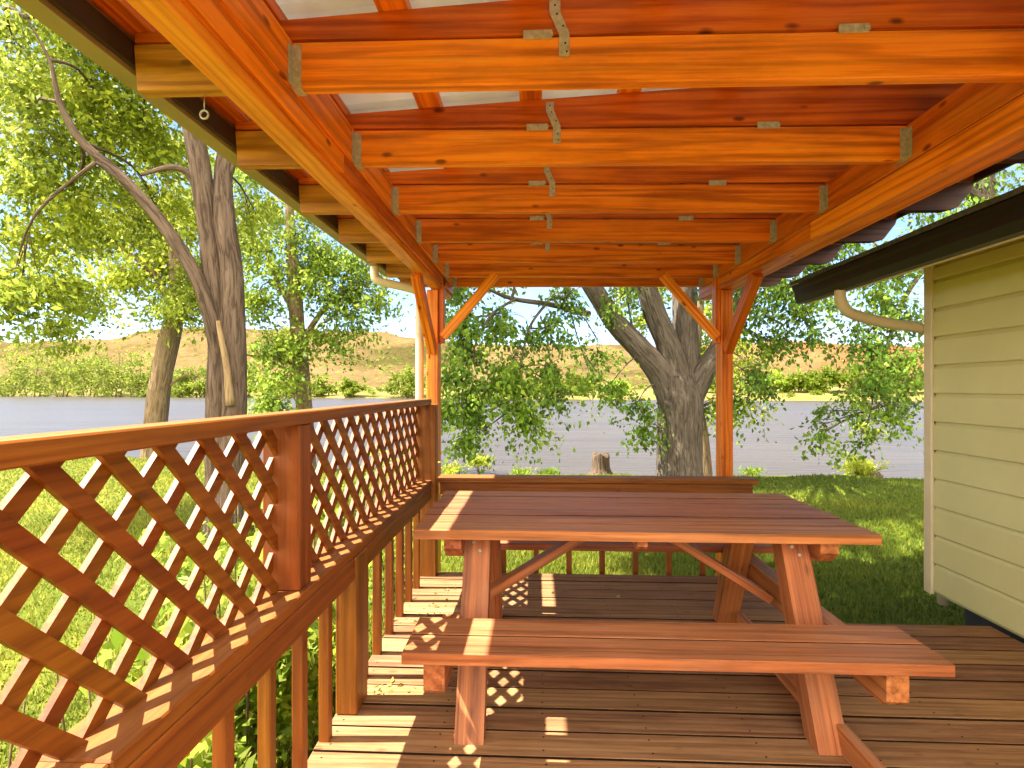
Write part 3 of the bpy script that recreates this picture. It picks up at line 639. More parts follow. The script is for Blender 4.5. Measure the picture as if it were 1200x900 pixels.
# ------------------------------------------------------------------ foliage
def leaves_mesh(name, centers, dirs, size, mat, parent, fold=0.25, asp=0.5, label=None, rv=None):
    """one quad leaf per centre, as a folded diamond"""
    N = len(centers); c = np.asarray(centers, np.float32); d = np.asarray(dirs, np.float32)
    d /= np.linalg.norm(d, axis=1, keepdims=True) + 1e-6
    r = RNG.normal(size=(N, 3)).astype(np.float32); r[:, 2] *= 0.45; side = np.cross(d, r); ln = np.linalg.norm(side, axis=1, keepdims=True); side /= ln + 1e-6
    up = np.cross(side, d); s = (size * RNG.uniform(0.45, 1.5, (N, 1))).astype(np.float32)
    V = np.empty((N, 4, 3), np.float32)
    V[:, 0] = c; V[:, 2] = c + d * s
    mid = c + d * s * 0.45 + up * s * fold * RNG.uniform(-.4, 1, (N, 1)).astype(np.float32)
    V[:, 1] = mid + side * s * asp * .5; V[:, 3] = mid - side * s * asp * .5
    o = np.zeros(3, np.float32); p = parent
    while p is not None: o += np.array(p.location, np.float32); p = p.parent
    V -= o
    me = bpy.data.meshes.new(name); me.vertices.add(N * 4); me.vertices.foreach_set('co', V.ravel()); me.loops.add(N * 4); me.polygons.add(N)
    me.loops.foreach_set('vertex_index', np.arange(N * 4, dtype=np.int32)); me.polygons.foreach_set('loop_start', np.arange(0, N * 4, 4, dtype=np.int32))
    me.update(calc_edges=True)
    a = me.attributes.new('rv', 'FLOAT', 'POINT'); q = RNG.uniform(0, 1, N) if rv is None else np.clip(rv + RNG.normal(0, .16, N), 0, 1)
    a.data.foreach_set('value', np.repeat(q, 4).astype(np.float32)); me.materials.append(mat)
    ob = bpy.data.objects.new(name, me); COL.objects.link(ob)
    if parent is not None: ob.parent = parent
    return ob

def twig_leaves(clumps, per_twig=26, tl=0.45, droop=0.5, spread=0.16):
    """clumps: (centre, radii, number of twigs). Leaves sit along short drooping twigs that fill each clump unevenly."""
    C, D, Rv = [], [], []
    for (c, r, n) in clumps:
        c = np.array(c); r = np.array(r if hasattr(r, '__len__') else (r, r, r))
        q = RNG.normal(size=(n, 3)); q /= np.linalg.norm(q, axis=1, keepdims=True); q *= RNG.uniform(0, 1, (n, 1)) ** 0.42
        # clustered: every twig is pulled towards one of several sub-centres
        k = max(3, n // 9); sub = RNG.normal(size=(k, 3)); sub /= np.linalg.norm(sub, axis=1, keepdims=True); sub *= RNG.uniform(0.25, 1.0, (k, 1)) ** .6
        q = q * 0.42 + sub[RNG.integers(0, k, n)] * 0.66
        base = c + q * r; tone = RNG.uniform(0, 1)
        for b_ in base:
            az = RNG.uniform(0, 6.283); dr = np.array([math.cos(az), math.sin(az), -droop + RNG.uniform(-.5, .5)]); dr /= np.linalg.norm(dr)
            t = RNG.uniform(0, 1, (per_twig, 1)); L = tl * RNG.uniform(.6, 1.3)
            pts = b_ + dr * t * L + RNG.normal(0, spread, (per_twig, 3)) * (0.35 + t * .65) * np.array([1, 1, .7]); pts[:, 2] -= droop * .35 * (t[:, 0] * L) ** 1.5
            dd = dr * .5 + RNG.normal(0, .6, (per_twig, 3)); dd[:, 2] -= droop * .6
            C.append(pts); D.append(dd); Rv.append(np.clip(np.full(per_twig, 0.5 + (tone - .5) * .35 + RNG.normal(0, .13)), 0, 1))
    return np.concatenate(C), np.concatenate(D), np.concatenate(Rv)

def tree(name, base, label, cat, limbs, clumps, leafm, barkm, size, per=26, tl=.45, droop=.5, spread=.16, asp=.5, group=None, twigs=True, n=12, extra=None):
    root = empty(name, base, label, cat, group)
    tm = MB(); segs = []
    for (pts, rad) in limbs:
        tm.tube(pts, rad, n if rad[0] > .08 else 7, wob=0.045 if rad[0] > .1 else .04, sub=5); segs += [Vector(p) for p in pts[1:]]
    if twigs:
        bm_ = tm
        for (c, r, nn) in clumps:
            c = Vector(c); q = min(segs, key=lambda p: (p - c).length)
            if (q - c).length > 2.4: continue
            r0 = r[0] if hasattr(r, '__len__') else r
            mid = q.lerp(c, .5) + Vector((random.uniform(-.2, .2), random.uniform(-.2, .2), random.uniform(0, .3))) * r0
            bm_.tube([q, mid, c], [0.016 + .010 * r0, .012 + .006 * r0, .005], 6, sub=4)
            for _ in range(5):
                v = Vector((random.uniform(-1, 1), random.uniform(-1, 1), random.uniform(-.8, .6))) * r0 * .85
                bm_.tube([mid.lerp(c, random.uniform(.2, 1)), c + v * .5 + Vector((0, 0, .08)), c + v], [0.008, .006, .002], 5, sub=3)
    child(tm, 'trunk', barkm, root)
    C, D, Rv = twig_leaves(clumps, per, tl, droop, spread)
    leaves_mesh('crown', C, D, size, leafm, root, asp=asp, rv=Rv)
    return root

def G(px, py_hint, d):
    p = at(px, 455, d); return Vector((p.x, p.y, gz(p.x, p.y)))

# T1: the tall double-stemmed tree just left of the porch
g1 = G(262, 622, 7.15); A1 = lambda px, py, d=7.15: at(px, py, d)
T1_limbs = [
    ([g1 + Vector((-.05, 0, -.15)), g1 + Vector((-.05, 0, .25)), A1(255, 480), A1(257, 400), A1(250, 330), A1(243, 260), A1(232, 180), A1(215, 90), A1(205, -40), A1(190, -200)], [.25, .18, .145, .135, .13, .13, .13, .12, .10, .05]),
    ([g1 + Vector((.12, -.05, -.15)), g1 + Vector((.10, -.05, .3)), A1(274, 480), A1(273, 400), A1(272, 320), A1(264, 260), A1(262, 200, 7.3), A1(275, 120, 7.5), A1(285, 20, 7.8), A1(300, -120, 8)], [.23, .18, .155, .155, .145, .13, .115, .10, .09, .05]),
    ([A1(257, 420, 7.13), A1(243, 358, 7.02), A1(222, 310, 6.95), A1(185, 255, 6.9), A1(140, 205, 6.8), A1(95, 165, 6.7), A1(70, 120, 6.6), A1(58, 70, 6.5), A1(30, 20, 6.4)], [.11, .10, .085, .078, .068, .048, .034, .02, .006]),
    ([A1(160, 228, 6.85), A1(135, 205, 6.7), A1(112, 190, 6.6)], [.05, .035, .02]),
    ([A1(236, 235, 7.1), A1(222, 205, 7.1), A1(200, 196, 7.0), A1(165, 205, 6.9)], [.055, .05, .04, .02]),
    ([A1(257, 240, 7.2), A1(268, 205, 7.3), A1(290, 150, 7.4)], [.07, .05, .04]),
]
T1_cl = []
for (px, py, d, r, n_) in ((20, 60, 8.0, 1.1, 70), (90, 40, 7.5, 1.0, 60), (40, 150, 7.5, 1.0, 70), (120, 120, 8.0, .9, 55), (170, 150, 8.2, .8, 45), (60, 240, 8.0, .95, 65), (15, 330, 7.2, .75, 50), (130, 250, 9.0, .9, 45), (95, 330, 9.0, .7, 34), (180, 230, 8.6, .7, 30), (-70, 100, 8, 1.3, 60), (-80, 260, 7.6, 1.1, 55),
                           (200, 60, 8.5, 1.1, 60), (130, -60, 8, 1.4, 60), (250, -90, 8.5, 1.5, 60), (20, -120, 7.5, 1.5, 60), (330, 120, 9.4, .8, 26), (340, -60, 9, 1.4, 40), (300, 250, 9.2, .6, 22), (60, 385, 8.4, .35, 14), (215, 330, 9.5, .55, 20)):
    T1_cl.append((at(px, py, d), (r, r, r * .85), n_))
tr = tree('shade_tree', g1, 'tall tree with twin dark stems and a lime green crown, just beyond the lattice railing', 'tree', T1_limbs, T1_cl, M['leaf_lime'], M['bark_dark'], 0.09, 46, .55, .55, .18, group=None)
b = MB(); b.tube([A1(270, 475, 6.97), A1(266, 430, 6.95), A1(259, 395, 6.93), A1(256, 376, 6.92)], [.055, .045, .036, .028], 9, wob=.12, sub=4); child(b, 'dead_stub', M['deadwood'], tr)
# T2: leaning pale trunk by the water, left
g2 = G(180, 533, 15.6); A2 = lambda px, py, d=15.6: at(px, py, d)
T2_limbs = [([g2 + Vector((0, 0, -.3)), g2 + Vector((0, 0, .15)), A2(183, 490), A2(190, 440), A2(200, 390), A2(208, 350), A2(205, 300), A2(195, 230)], [.50, .34, .30, .28, .27, .22, .17, .08]),
            ([A2(203, 382), A2(220, 340), A2(250, 300), A2(270, 240)], [.16, .13, .10, .05]), ([A2(203, 365), A2(180, 320), A2(140, 290)], [.13, .10, .05]),
            ([A2(199, 452), A2(212, 442), A2(222, 440), A2(234, 443)], [.04, .03, .025, .012])]
T2_cl = [(at(px, py, d), (r, r, r * .85), n_) for (px, py, d, r, n_) in ((200, 300, 15.6, 1.5, 60), (160, 260, 15.8, 1.4, 50), (235, 250, 16, 1.5, 45), (190, 200, 16, 1.7, 50), (140, 320, 15, 1.0, 34), (215, 345, 15.2, .9, 36), (245, 320, 15.6, .9, 30), (120, 230, 16.5, 1.6, 40), (90, 300, 16, 1.2, 34), (130, 130, 16, 2.2, 55), (230, 130, 16, 2.0, 40))]
tree('riverside_tree', g2, 'leaning pale trunked tree with yellow green leaves at the water edge, behind the double-stemmed tree', 'tree', T2_limbs, T2_cl, M['leaf_lime'], M['bark_tan'], 0.14, 44, .8, .45, .30)
# T3: leafy tree right of it
g3 = G(360, 540, 14.0); A3 = lambda px, py, d=14.0: at(px, py, d)
T3_limbs = [([g3 + Vector((0, 0, -.3)), g3 + Vector((0, 0, .2)), A3(355, 460), A3(350, 400), A3(346, 350), A3(342, 290), A3(338, 230), A3(330, 150)], [.30, .23, .20, .19, .18, .14, .10, .05]),
            ([A3(352, 410), A3(362, 388), A3(378, 365), A3(400, 345), A3(420, 330)], [.10, .08, .06, .045, .02]), ([A3(360, 392), A3(380, 378), A3(398, 370)], [.05, .035, .015]),
            ([A3(348, 370), A3(325, 330), A3(310, 290)], [.09, .06, .03]), ([A3(354, 430, 13.6), A3(330, 420, 13.4), A3(300, 418, 13.2), A3(285, 414, 13.0)], [.05, .04, .03, .015])]
T3_cl = [(at(px, py, d), (r, r, r * .85), n_) for (px, py, d, r, n_) in ((345, 320, 14, 1.1, 46), (310, 280, 14, 1.1, 40), (380, 290, 14.4, 1.1, 44), (400, 340, 14, .9, 36), (430, 310, 14.5, .9, 34), (335, 390, 13.6, .7, 24), (300, 350, 13.8, .8, 26), (380, 395, 13.6, .5, 13), (330, 440, 13.2, .5, 16), (325, 470, 13.2, .42, 14), (310, 475, 13.2, .35, 8), (345, 240, 14.5, 1.4, 46), (420, 380, 14, .45, 10), (445, 350, 14.2, .55, 14), (290, 200, 15, 1.4, 36), (400, 230, 15, 1.4, 38), (305, 405, 13.4, .5, 14))]
tree('riverside_tree', g3, 'slender leafy tree on the river bank, between the double-stemmed tree and the left porch post', 'tree', T3_limbs, T3_cl, M['leaf_mid'], M['bark_tan'], 0.12, 42, .7, .55, .25)
# T4: the big maple
g4 = G(797, 566, 11.4); A4 = lambda px, py, d=11.4: at(px, py, d)
T4_limbs = [([g4 + Vector((0, 0, -.35)), g4 + Vector((0, 0, .05)), A4(797, 545), A4(797, 510), A4(797, 470), A4(793, 440)], [.66, .52, .48, .46, .47, .36]),
            ([A4(796, 500), A4(778, 445), A4(753, 412), A4(725, 382), A4(703, 350), A4(685, 320), A4(665, 270), A4(640, 190)], [.30, .29, .25, .225, .205, .20, .15, .08]),
            ([A4(793, 462), A4(790, 430), A4(781, 400), A4(768, 370), A4(757, 335), A4(745, 290), A4(735, 200)], [.34, .29, .25, .235, .215, .2, .10]),
            ([A4(800, 465, 11.5), A4(803, 430, 11.6), A4(803, 390, 11.7), A4(802, 340, 11.8), A4(804, 280, 11.9), A4(806, 180, 12)], [.36, .30, .27, .26, .24, .12]),
            ([A4(808, 470), A4(822, 440), A4(838, 415), A4(852, 385), A4(872, 340), A4(900, 270)], [.28, .24, .20, .16, .13, .07]),
            ([A4(690, 368, 11.2), A4(668, 362, 10.9), A4(640, 356, 10.5), A4(600, 350, 10), A4(570, 338, 9.6)], [.075, .062, .05, .04, .02]),
            ([A4(605, 350, 10), A4(575, 370, 9.6), A4(555, 410, 9.4), A4(545, 450, 9.3)], [.03, .024, .016, .008]),
            ([A4(640, 356, 10.5), A4(620, 385, 10), A4(610, 430, 9.8), A4(600, 480, 9.6)], [.03, .024, .016, .008]),
            ([A4(745, 405), A4(735, 345, 11), A4(742, 325, 10.8)], [.03, .02, .01]),
            ([A4(860, 370), A4(890, 345, 10.9), A4(925, 335, 10.6), A4(955, 340, 10.3)], [.06, .045, .03, .012])]
T4_cl = []
for (px, py, d, r, n_) in ((545, 375, 9.4, .55, 24), (590, 370, 9.8, .6, 28), (640, 385, 10.2, .55, 24), (555, 425, 9.2, .6, 34), (600, 420, 9.6, .6, 36), (575, 465, 9.2, .55, 30), (615, 460, 9.5, .5, 22), (540, 480, 9.0, .45, 20), (560, 510, 9.1, .32, 10), (625, 495, 9.4, .3, 9), (650, 430, 10, .42, 14), (690, 435, 10.4, .36, 9), (665, 350, 10.4, .5, 18), (700, 400, 10.8, .4, 10), (535, 340, 9.6, .5, 18), (725, 350, 10.8, .45, 10),
                           (745, 475, 11.0, .40, 14), (760, 500, 11.0, .30, 9), (712, 455, 10.8, .32, 8), (655, 462, 10, .3, 8), (880, 365, 11, .6, 26), (900, 400, 10.8, .5, 18), (880, 440, 11, .45, 16), (870, 470, 11.2, .35, 9), (925, 350, 10.4, .55, 24), (945, 385, 10.2, .30, 8), (915, 330, 10.5, .5, 20), (960, 350, 10, .3, 8),
                           (600, 280, 10.5, 1.1, 50), (700, 240, 11, 1.3, 50), (800, 220, 12, 1.5, 50), (900, 270, 11, 1.1, 44), (960, 290, 10.5, .9, 38), (640, 150, 11, 1.8, 60), (780, 90, 11.5, 2.2, 70), (920, 150, 11.5, 1.9, 60), (550, 300, 9.8, .8, 30), (855, 330, 11.6, .6, 18)):
    T4_cl.append((at(px, py, d), (r, r, r * 1.0), n_))
T4_up = []
for (x, y, z_, r, n_) in ((2.2, 9.0, 6.5, 1.0, 44), (.6, 8.4, 6.6, 1.0, 46), (3.6, 8.0, 6.2, 1.1, 50), (1.6, 7.0, 6.6, 1.0, 50), (-.6, 7.2, 6.2, .9, 40), (3.0, 6.4, 6.4, 1.0, 46), (0.2, 5.6, 6.6, .8, 34), (1.8, 5.3, 6.8, .8, 34), (5.0, 8.6, 6.4, 1.0, 40), (-1.2, 8.8, 6.4, .9, 36), (-2.6, 9.0, 6.5, .9, 36), (-2.4, 8.2, 6.4, .9, 44), (-1.0, 5.4, 6.3, .7, 36), (-1.6, 6.8, 6.4, .9, 44), (-2.4, 5.6, 6.4, .7, 34), (1.2, 4.9, 6.2, .6, 30), (-3.0, 7.0, 6.6, .8, 36)):
    T4_up.append((Vector((x, y, z_)), (r, r, r * .6), n_))
t4 = tree('maple_tree', g4, 'big maple with thick grey forked trunk and drooping leaves, seen between the porch posts', 'tree', T4_limbs, T4_cl, M['leaf_maple'], M['bark_grey'], 0.090, 32, .5, .85, .13, asp=.62, n=18)
C, D, Rv = twig_leaves([(c_, r_, int(n_ * 1.5)) for (c_, r_, n_) in T4_up], 34, .5, .4, .18)
leaves_mesh('upper_crown', C, D, .17, M['leaf_maple'], t4, asp=.65, rv=Rv)
b = MB()
for (c, r_, n_) in T4_up: b.tube([A4(803, 300, 11.8), A4(803, 300, 11.8).lerp(c, .5) + Vector((0, 0, .3)), c], [.07, .05, .015], 6)
child(b, 'upper_limbs', M['bark_grey'], t4)
# T5: thin leaning tree behind the maple
g5 = G(832, 556, 13.6); A5 = lambda px, py, d=13.6: at(px, py, d)
T5_limbs = [([g5 + Vector((.05, 0, -.2)), g5 + Vector((0, 0, .15)), A5(824, 520), A5(818, 480), A5(815, 430), A5(818, 380), A5(825, 330)], [.34, .21, .16, .15, .13, .11, .06]), ([A5(818, 440), A5(845, 410), A5(870, 380)], [.07, .05, .02])]
T5_cl = [(at(px, py, d), (r, r, r * .9), n_) for (px, py, d, r, n_) in ((835, 470, 13.4, .6, 26), (825, 420, 13.6, .7, 30), (850, 400, 13.8, .8, 30), (770, 380, 14, .7, 20), (740, 340, 14.2, .8, 20), (835, 355, 14, .9, 30), (880, 430, 13.6, .6, 18), (780, 335, 14.2, .8, 24), (865, 470, 13.6, .4, 10))]
tree('young_tree', g5, 'thin leaning young tree with bright green leaves, right behind the big maple trunk', 'tree', T5_limbs, T5_cl, M['leaf_lime'], M['bark_tan'], 0.12, 26, .6, .5, .2)
# T6: tree behind the cabin, its boughs hanging down in front of the river
g6 = G(1175, 560, 10.6); A6 = lambda px, py, d=10.6: at(px, py, d)
T6_limbs = [([g6 + Vector((0, 0, -.3)), g6 + Vector((0, 0, .3)), A6(1172, 470), A6(1165, 400), A6(1160, 300), A6(1150, 180), A6(1140, 0)], [.42, .32, .28, .25, .22, .17, .06]),
            ([A6(1165, 400), A6(1130, 340), A6(1085, 305, 10.3), A6(1040, 300, 10), A6(1010, 330, 9.8)], [.14, .11, .08, .05, .02]),
            ([A6(1090, 306, 10.3), A6(1060, 350, 10), A6(1035, 420, 9.8), A6(1020, 480, 9.7)], [.05, .04, .025, .01]), ([A6(1155, 240), A6(1110, 210, 10.2), A6(1060, 220, 10)], [.12, .08, .03])]
T6_cl = [(at(px, py, d), (r, r, r * 1.0), n_) for (px, py, d, r, n_) in ((1050, 360, 9.9, .55, 30), (1020, 385, 9.8, .5, 28), (1055, 410, 9.8, .55, 30), (1015, 430, 9.7, .5, 28), (1050, 455, 9.8, .42, 18), (1005, 462, 9.7, .34, 12), (1030, 478, 9.7, .34, 11), (975, 482, 9.6, .24, 6), (965, 508, 9.6, .16, 4), (1012, 508, 9.7, .2, 5), (1065, 480, 9.8, .25, 4), (1060, 320, 10, .6, 26), (1020, 330, 9.9, .45, 16), (960, 500, 9.6, .18, 4),
                                                              (1120, 240, 10.2, 1.0, 44), (1060, 235, 10, .8, 36), (1180, 200, 10.4, 1.1, 46), (1010, 260, 10, .7, 28), (1220, 280, 10.4, 1.0, 30), (1130, 130, 10.6, 1.5, 50), (1230, 90, 10.6, 1.5, 40), (1040, 290, 10, .6, 22))]
tree('drooping_tree', g6, 'tree behind the cabin with leafy boughs drooping beside the cabin corner', 'tree', T6_limbs, T6_cl, M['leaf_maple'], M['bark_grey'], 0.088, 24, .5, .9, .13, asp=.6)

# ------------------------------------------------------------------ stumps and shore plants
gs = G(704, 556, 12.4)
st = empty('tree_stump', gs, 'short brown weathered tree stump at the water edge, left of the big maple', 'stump')
def stump(root, g, r, h):
    b = MB(); n = 22; rings = []
    for k, (t, rr) in enumerate(((-.15, 1.55), (0, 1.35), (.12, 1.12), (.35, .98), (.7, .93), (.94, .95), (1.0, .90), (1.0, .45), (.98, .02))):
        rings.append([g + Vector((math.cos(2 * math.pi * m_ / n) * r * rr * (1 + (.16 if t < .3 else .06) * math.sin(5 * 2 * math.pi * m_ / n + 1) + .04 * math.sin(9 * m_)), math.sin(2 * math.pi * m_ / n) * r * rr, h * t + (.05 * math.sin(m_ * .9) if t > .9 and rr > .1 else 0))) for m_ in range(n)])
    vs = [p for q in rings for p in q]; fs = [(k * n + i, k * n + (i + 1) % n, (k + 1) * n + (i + 1) % n, (k + 1) * n + i) for k in range(len(rings) - 1) for i in range(n)]
    b.add(vs, fs, [(p.z, p.x * 1.2, p.y * 1.2) for p in vs], smooth=True); child(b, 'stump_wood', M['bark_dark'], root)
stump(st, gs, 0.205, 0.46)
gq = G(1012, 556, 12.3)
s2 = empty('sprouting_stump', gq, 'old stump covered in fresh yellow green shoots, at the shore beside the cabin corner', 'stump')
stump(s2, gq + Vector((.12, 0, 0)), 0.30, 0.32)
C, D, Rv = twig_leaves([(gq + Vector((-.08, -.1, .62)), (.36, .3, .48), 34), (gq + Vector((-.22, -.1, .25)), (.25, .25, .25), 14), (gq + Vector((.05, 0, 1.15)), (.2, .2, .4), 12), (gq + Vector((.55, 0, .1)), (.22, .2, .14), 9)], 24, .3, .3, .09)
leaves_mesh('shoots', C, D, .085, M['leaf_lime'], s2, asp=.45, rv=Rv + .15)
def shoreplant(name, px, d, w, h, n, label, dz=0.0, mat='leaf_lime', rv=.1):
    g = G(px, 556, d); g.z = max(g.z, -1.22) + dz; root = empty(name, g, label, 'plant', 'plants growing along the near shore')
    C, D, Rv = twig_leaves([(g + Vector((0, 0, h * .45)), (w, w * .6, h * .5), n)], 18, .22, .05, .06)
    D[:, 2] = np.abs(D[:, 2]) + .35
    leaves_mesh('leaves', C, D, .11, M[mat], root, asp=.28, rv=Rv + rv)
    b = MB()
    for _ in range(10):
        a = Vector((random.uniform(-w, w) * .4, random.uniform(-w, w) * .3, 0)); b.tube([g + a * .15, g + a * 1.4 + Vector((0, 0, h * .8))], [.008, .003], 5, sub=2)
    child(b, 'stems', M['bark_tan'], root)
shoreplant('shore_plant', 562, 12.2, .28, .42, 34, 'round lime green plant at the water edge, right of the left porch post')
shoreplant('shore_plant', 528, 12.2, .20, .36, 20, 'small upright green plant at the water edge, touching the left porch post')
shoreplant('shore_plant', 612, 12.6, .26, .22, 18, 'low leafy water plant between the round plant and the stump', 0, 'leaf_mid', 0)
shoreplant('shore_plant', 640, 12.7, .30, .20, 16, 'low sparse water plant just left of the stump', 0, 'leaf_mid', 0)
shoreplant('shore_plant', 880, 12.4, .32, .30, 14, 'thin grassy plant at the shore, right of the right porch post', 0, 'leaf_mid', 0)

# leafy shrubs outside the railing
SH = [('wide leafed bright green shrub under the near lattice, below the rail', -1.40, 1.05, .30, .42, .22, 58), ('bright green shrub behind the lowest balusters, next to the nearest lattice', -1.28, 1.75, .26, .42, .20, 62), ('tallest leafy shrub, outside the middle post of the lattice railing', -1.42, 2.55, .32, .45, .32, 70),
      ('leafy shrub outside the far half of the lattice railing', -1.40, 3.35, .32, .42, .22, 56), ('small green shrub at the foot of the left porch post', -1.05, 4.3, .36, .4, .36, 34)]
for (lb, x, y, rx, ry, hz_, n_) in SH:
    g = Vector((x, y, gz(x, y))); root = empty('leafy_shrub', g, lb, 'shrub', 'shrubs along the porch railing')
    H_ = hz_ + .62
    C, D, Rv = twig_leaves([(g + Vector((0, 0, H_ * .38)), (rx, ry, H_ * .40), int(n_ * 1.5)), (g + Vector((-.1, .1, H_ * .72)), (rx * .8, ry * .8, H_ * .26), n_ // 2), (g + Vector((-.02, -.1, H_ * 1.28)), (rx * .8, ry * .9, H_ * .30), 13)], 18, .26, .15, .06)
    leaves_mesh('leaves', C, D, .062, M['leaf_mid'], root, asp=.62, rv=Rv + .1)
    b = MB()
    for _ in range(14):
        a = Vector((random.uniform(-rx, rx), random.uniform(-ry, ry), 0)) * .35; b.tube([g + a * .15, g + a * 1.6 + Vector((0, 0, H_ * .5)), g + a * 2.4 + Vector((0, 0, H_ * 1.35))], [.008, .006, .002], 5, sub=3)
    child(b, 'stems', M['bark_tan'], root)

# ------------------------------------------------------------------ far bank trees
FB = [(8, 158, 9.5, 'F'), (38, 156, 12.0, 'F'), (72, 152, 10.0, 'F'), (104, 150, 10.5, 'F'), (134, 147, 10.0, 'F'), (160, 146, 9.0, 'F'), (216, 141, 7.6, 'F'), (238, 142, 9.0, 'F'), (290, 139, 8.5, 'F'), (318, 137, 6.0, 'P'), (345, 136, 5.0, 'P'), (376, 135, 5.0, 'P'), (412, 133, 5.5, 'F'), (475, 128, 8.5, 'F'),
      (600, 126, 6.5, 'P'), (640, 125, 7.0, 'P'), (672, 124, 6.0, 'P'), (722, 123, 5.0, 'D'), (906, 121, 6.0, 'D'), (935, 119, 7.0, 'F'), (962, 119, 8.0, 'F'), (1000, 117, 8.5, 'F'), (1058, 112, 8.5, 'F'), (-40, 164, 13, 'F'), (-110, 170, 14, 'F'), (840, 121, 6, 'P'), (780, 122, 5, 'P')]
FBL = {8: 'bushy far bank tree at the left edge of the view across the river', 38: 'tallest yellow green tree of the far bank, near the left edge', 72: 'round far bank tree, third from the left edge', 104: 'broad lime tree on the far bank under the highest part of the hill', 134: 'bushy tree on the far bank just left of the leaning pale trunk', 160: 'far bank bush touching the left side of the leaning pale trunk',
       216: 'low far bank bush just right of the leaning pale trunk', 238: 'far bank tree against the left stem of the double-stemmed tree', 290: 'far bank tree just right of the double-stemmed tree', 318: 'pale bush on the far bank left of the slender tree', 345: 'low pale bush on the far bank behind the slender tree trunk', 376: 'low pale bush on the far bank just right of the slender tree',
       412: 'single green bush on the far bank above the lattice railing', 475: 'dense far bank tree beside the left porch post', 600: 'pale bush across the river behind the drooping maple leaves', 640: 'pale rounded bush across the river, in the middle of the gap between the porch posts', 672: 'small pale bush across the river left of the big maple', 722: 'dark low bush across the river touching the big maple trunk on its left',
       906: 'dark green bush across the river just right of the right porch post', 935: 'yellow green bush across the river, middle one right of the porch post', 962: 'taller yellow green bush across the river left of the drooping boughs', 1000: 'far bank tree behind the drooping boughs', 1058: 'bright far bank tree close to the cabin corner', 840: 'pale far bank bush behind the right porch post', 780: 'pale far bank bush behind the maple trunk'}
for (px, d, h, k) in FB:
    h *= 1.9 if px < 180 else 1.45 if px < 300 else 1.05
    if px < 0: continue
    g = at(px, 455, d + 6); g.z = gz(g.x, g.y)
    root = empty('far_bank_bush' if h < 8 else 'far_bank_tree', g, FBL[px], 'bush' if h < 8 else 'tree', 'trees and bushes on the far bank')
    w = h * (.62 if k != 'P' else .75)
    cl = [(g + Vector((0, 0, h * .5)), (w * .7, w * .6, h * .45), 60), (g + Vector((-w * .6, -1, h * .34)), (w * .55, w * .5, h * .34), 36), (g + Vector((w * .6, -1, h * .30)), (w * .55, w * .5, h * .30), 36), (g + Vector((w * .1, -2.2, h * .2)), (w * .8, w * .4, h * .22), 30)]
    C, D, Rv = twig_leaves(cl, 16, h * .14, .2, h * .04)
    leaves_mesh('crown', C, D, .55, M['leaf_far' if k != 'D' else 'leaf_mid'], root, asp=.7, rv=Rv + (.15 if k == 'P' else 0))
    b = MB()
    for s_ in (-.3, .1, .35): b.tube([g + Vector((s_ * w * .3, 0, -.3)), g + Vector((s_ * w, 0, h * .4)), g + Vector((s_ * w * 1.4, 0, h * .75))], [.22, .13, .04], 6, sub=3)
    child(b, 'trunk', M['bark_tan'], root)
# undergrowth along the far bank, one mass
cl = []
for k in range(230):
    px = RNG.uniform(-250, 1300); p = at(px, 455, 100); t_ = p.x / p.y; yy = 122 / (1 + .227 * t_) + RNG.uniform(2, 30) + 2; xx = yy * t_
    hh = RNG.uniform(.5, 1.8) * (1.7 if px < 330 and RNG.uniform() < .6 else 1)
    cl.append((Vector((xx, yy, gz(xx, yy) + hh * .5)), (hh * 1.6, hh * 1.2, hh * .8), 9))
C, D, Rv = twig_leaves(cl, 12, .8, .1, .3)
tag(leaves_mesh('undergrowth', C, D, .42, M['leaf_far'], None, asp=.6, rv=Rv), 'yellow green undergrowth along the far river bank', 'undergrowth', kind='stuff')
# scrub dotted over the hills
cl = []
for k in range(1500):
    a = RNG.uniform(-1.1, 1.0); d = RNG.uniform(232, 700); h = hill_h(a, d)
    cl.append((Vector((a * d, d, h + .4)), (1.3, 1.3, .7) if k % 3 else (2.6, 2.6, 1.5), 3 if k % 3 else 8))
C, D, Rv = twig_leaves(cl, 10, .7, .1, .5)
tag(leaves_mesh('hillside_scrub', C, D, .9, M['leaf_mid'], None, asp=.7, rv=Rv), 'low scrub scattered over the dry hillside across the river', 'scrub', kind='stuff')

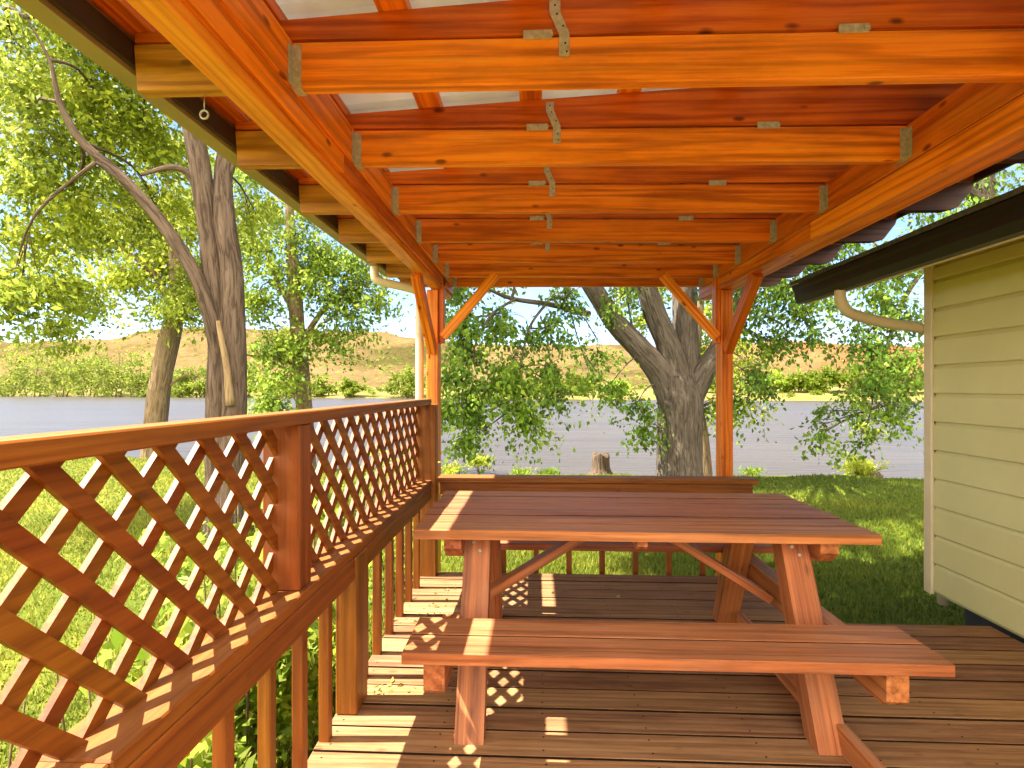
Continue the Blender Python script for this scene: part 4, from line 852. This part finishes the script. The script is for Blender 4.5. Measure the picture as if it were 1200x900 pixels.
# ------------------------------------------------------------------ lawn blades
def lawn():
    P = []
    def fill(x0, x1, y0, y1, n):
        x = RNG.uniform(x0, x1, n); y = RNG.uniform(y0, y1, n); ok = np.ones(n, bool)
        for i in range(n):
            if y[i] > shore(x[i]) - .35 or (-.85 < x[i] < 1.65 and y[i] < 3.8) or (x[i] > 1.6 and y[i] < 3.0 and x[i] < 7): ok[i] = False
        P.append(np.stack([x[ok], y[ok]], 1))
    fill(-3.2, -.85, .2, 4.5, 26000); fill(-8, -.5, 3.5, 8, 34000); fill(-14, 2, 8, 15.5, 42000); fill(-8, -3.2, .2, 3.5, 12000)
    fill(-.6, 4.5, 3.8, 8, 52000); fill(1.6, 3.2, 2.98, 4.5, 9000); fill(1, 12, 8, 13, 36000); fill(4.4, 9, 4.5, 8.2, 14000)
    XY = np.concatenate(P); N = len(XY); z = np.array([gz(a, b_) for a, b_ in XY]) - .008
    patch = np.sin(XY[:, 0] * 1.7 + np.sin(XY[:, 1] * 1.1) * 2) * np.sin(XY[:, 1] * 2.3 + XY[:, 0]) * .5 + .5
    dist = np.hypot(XY[:, 0], XY[:, 1]); h = RNG.uniform(.035, .085, N) * (.8 + .5 * patch); w = .0045 + .0011 * dist
    az = RNG.uniform(0, 6.283, N); ln = RNG.uniform(.1, .8, N); az2 = RNG.uniform(0, 6.283, N)
    B = np.stack([XY[:, 0], XY[:, 1], z], 1); sd_ = np.stack([np.cos(az), np.sin(az), 0 * az], 1) * w[:, None]
    V = np.empty((N, 3, 3), np.float32); V[:, 0] = B - sd_; V[:, 1] = B + sd_; V[:, 2] = B + np.stack([np.cos(az2) * ln * h, np.sin(az2) * ln * h, h], 1)
    me = bpy.data.meshes.new('grass'); me.vertices.add(N * 3); me.vertices.foreach_set('co', V.ravel()); me.loops.add(N * 3); me.polygons.add(N)
    me.loops.foreach_set('vertex_index', np.arange(N * 3, dtype=np.int32)); me.polygons.foreach_set('loop_start', np.arange(0, N * 3, 3, dtype=np.int32)); me.update(calc_edges=True)
    a = me.attributes.new('rv', 'FLOAT', 'POINT'); q = np.clip(.22 + .42 * patch + .13 * np.clip(-XY[:, 0] / 4, -1, .6) + RNG.normal(0, .17, N), 0, 1); a.data.foreach_set('value', np.repeat(q, 3).astype(np.float32))
    me.materials.append(M['grass']); tag(link(me, 'grass'), 'short patchy green lawn between the deck and the river', 'grass', kind='stuff')
lawn()

# ------------------------------------------------------------------ fallen leaves on the deck
def litter(n, cx, cy_, rx, ry):
    C = np.stack([RNG.normal(cx, rx, n), RNG.normal(cy_, ry, n), RNG.uniform(.003, .010, n)], 1); D = RNG.normal(0, 1, (n, 3)); D[:, 2] *= .12; return C, D
Cs, Ds = zip(litter(26, -.60, 3.0, .05, .12), litter(16, -.52, 3.45, .07, .06), litter(14, -.62, 2.28, .05, .05), litter(8, .4, 3.5, .3, .1))
tag(leaves_mesh('fallen_leaves', np.concatenate(Cs), np.concatenate(Ds), .026, M['leaf_dry'], None, asp=.5), 'dry fallen leaves and seed bits on the sunlit deck boards by the railing', 'fallen leaves', kind='stuff')
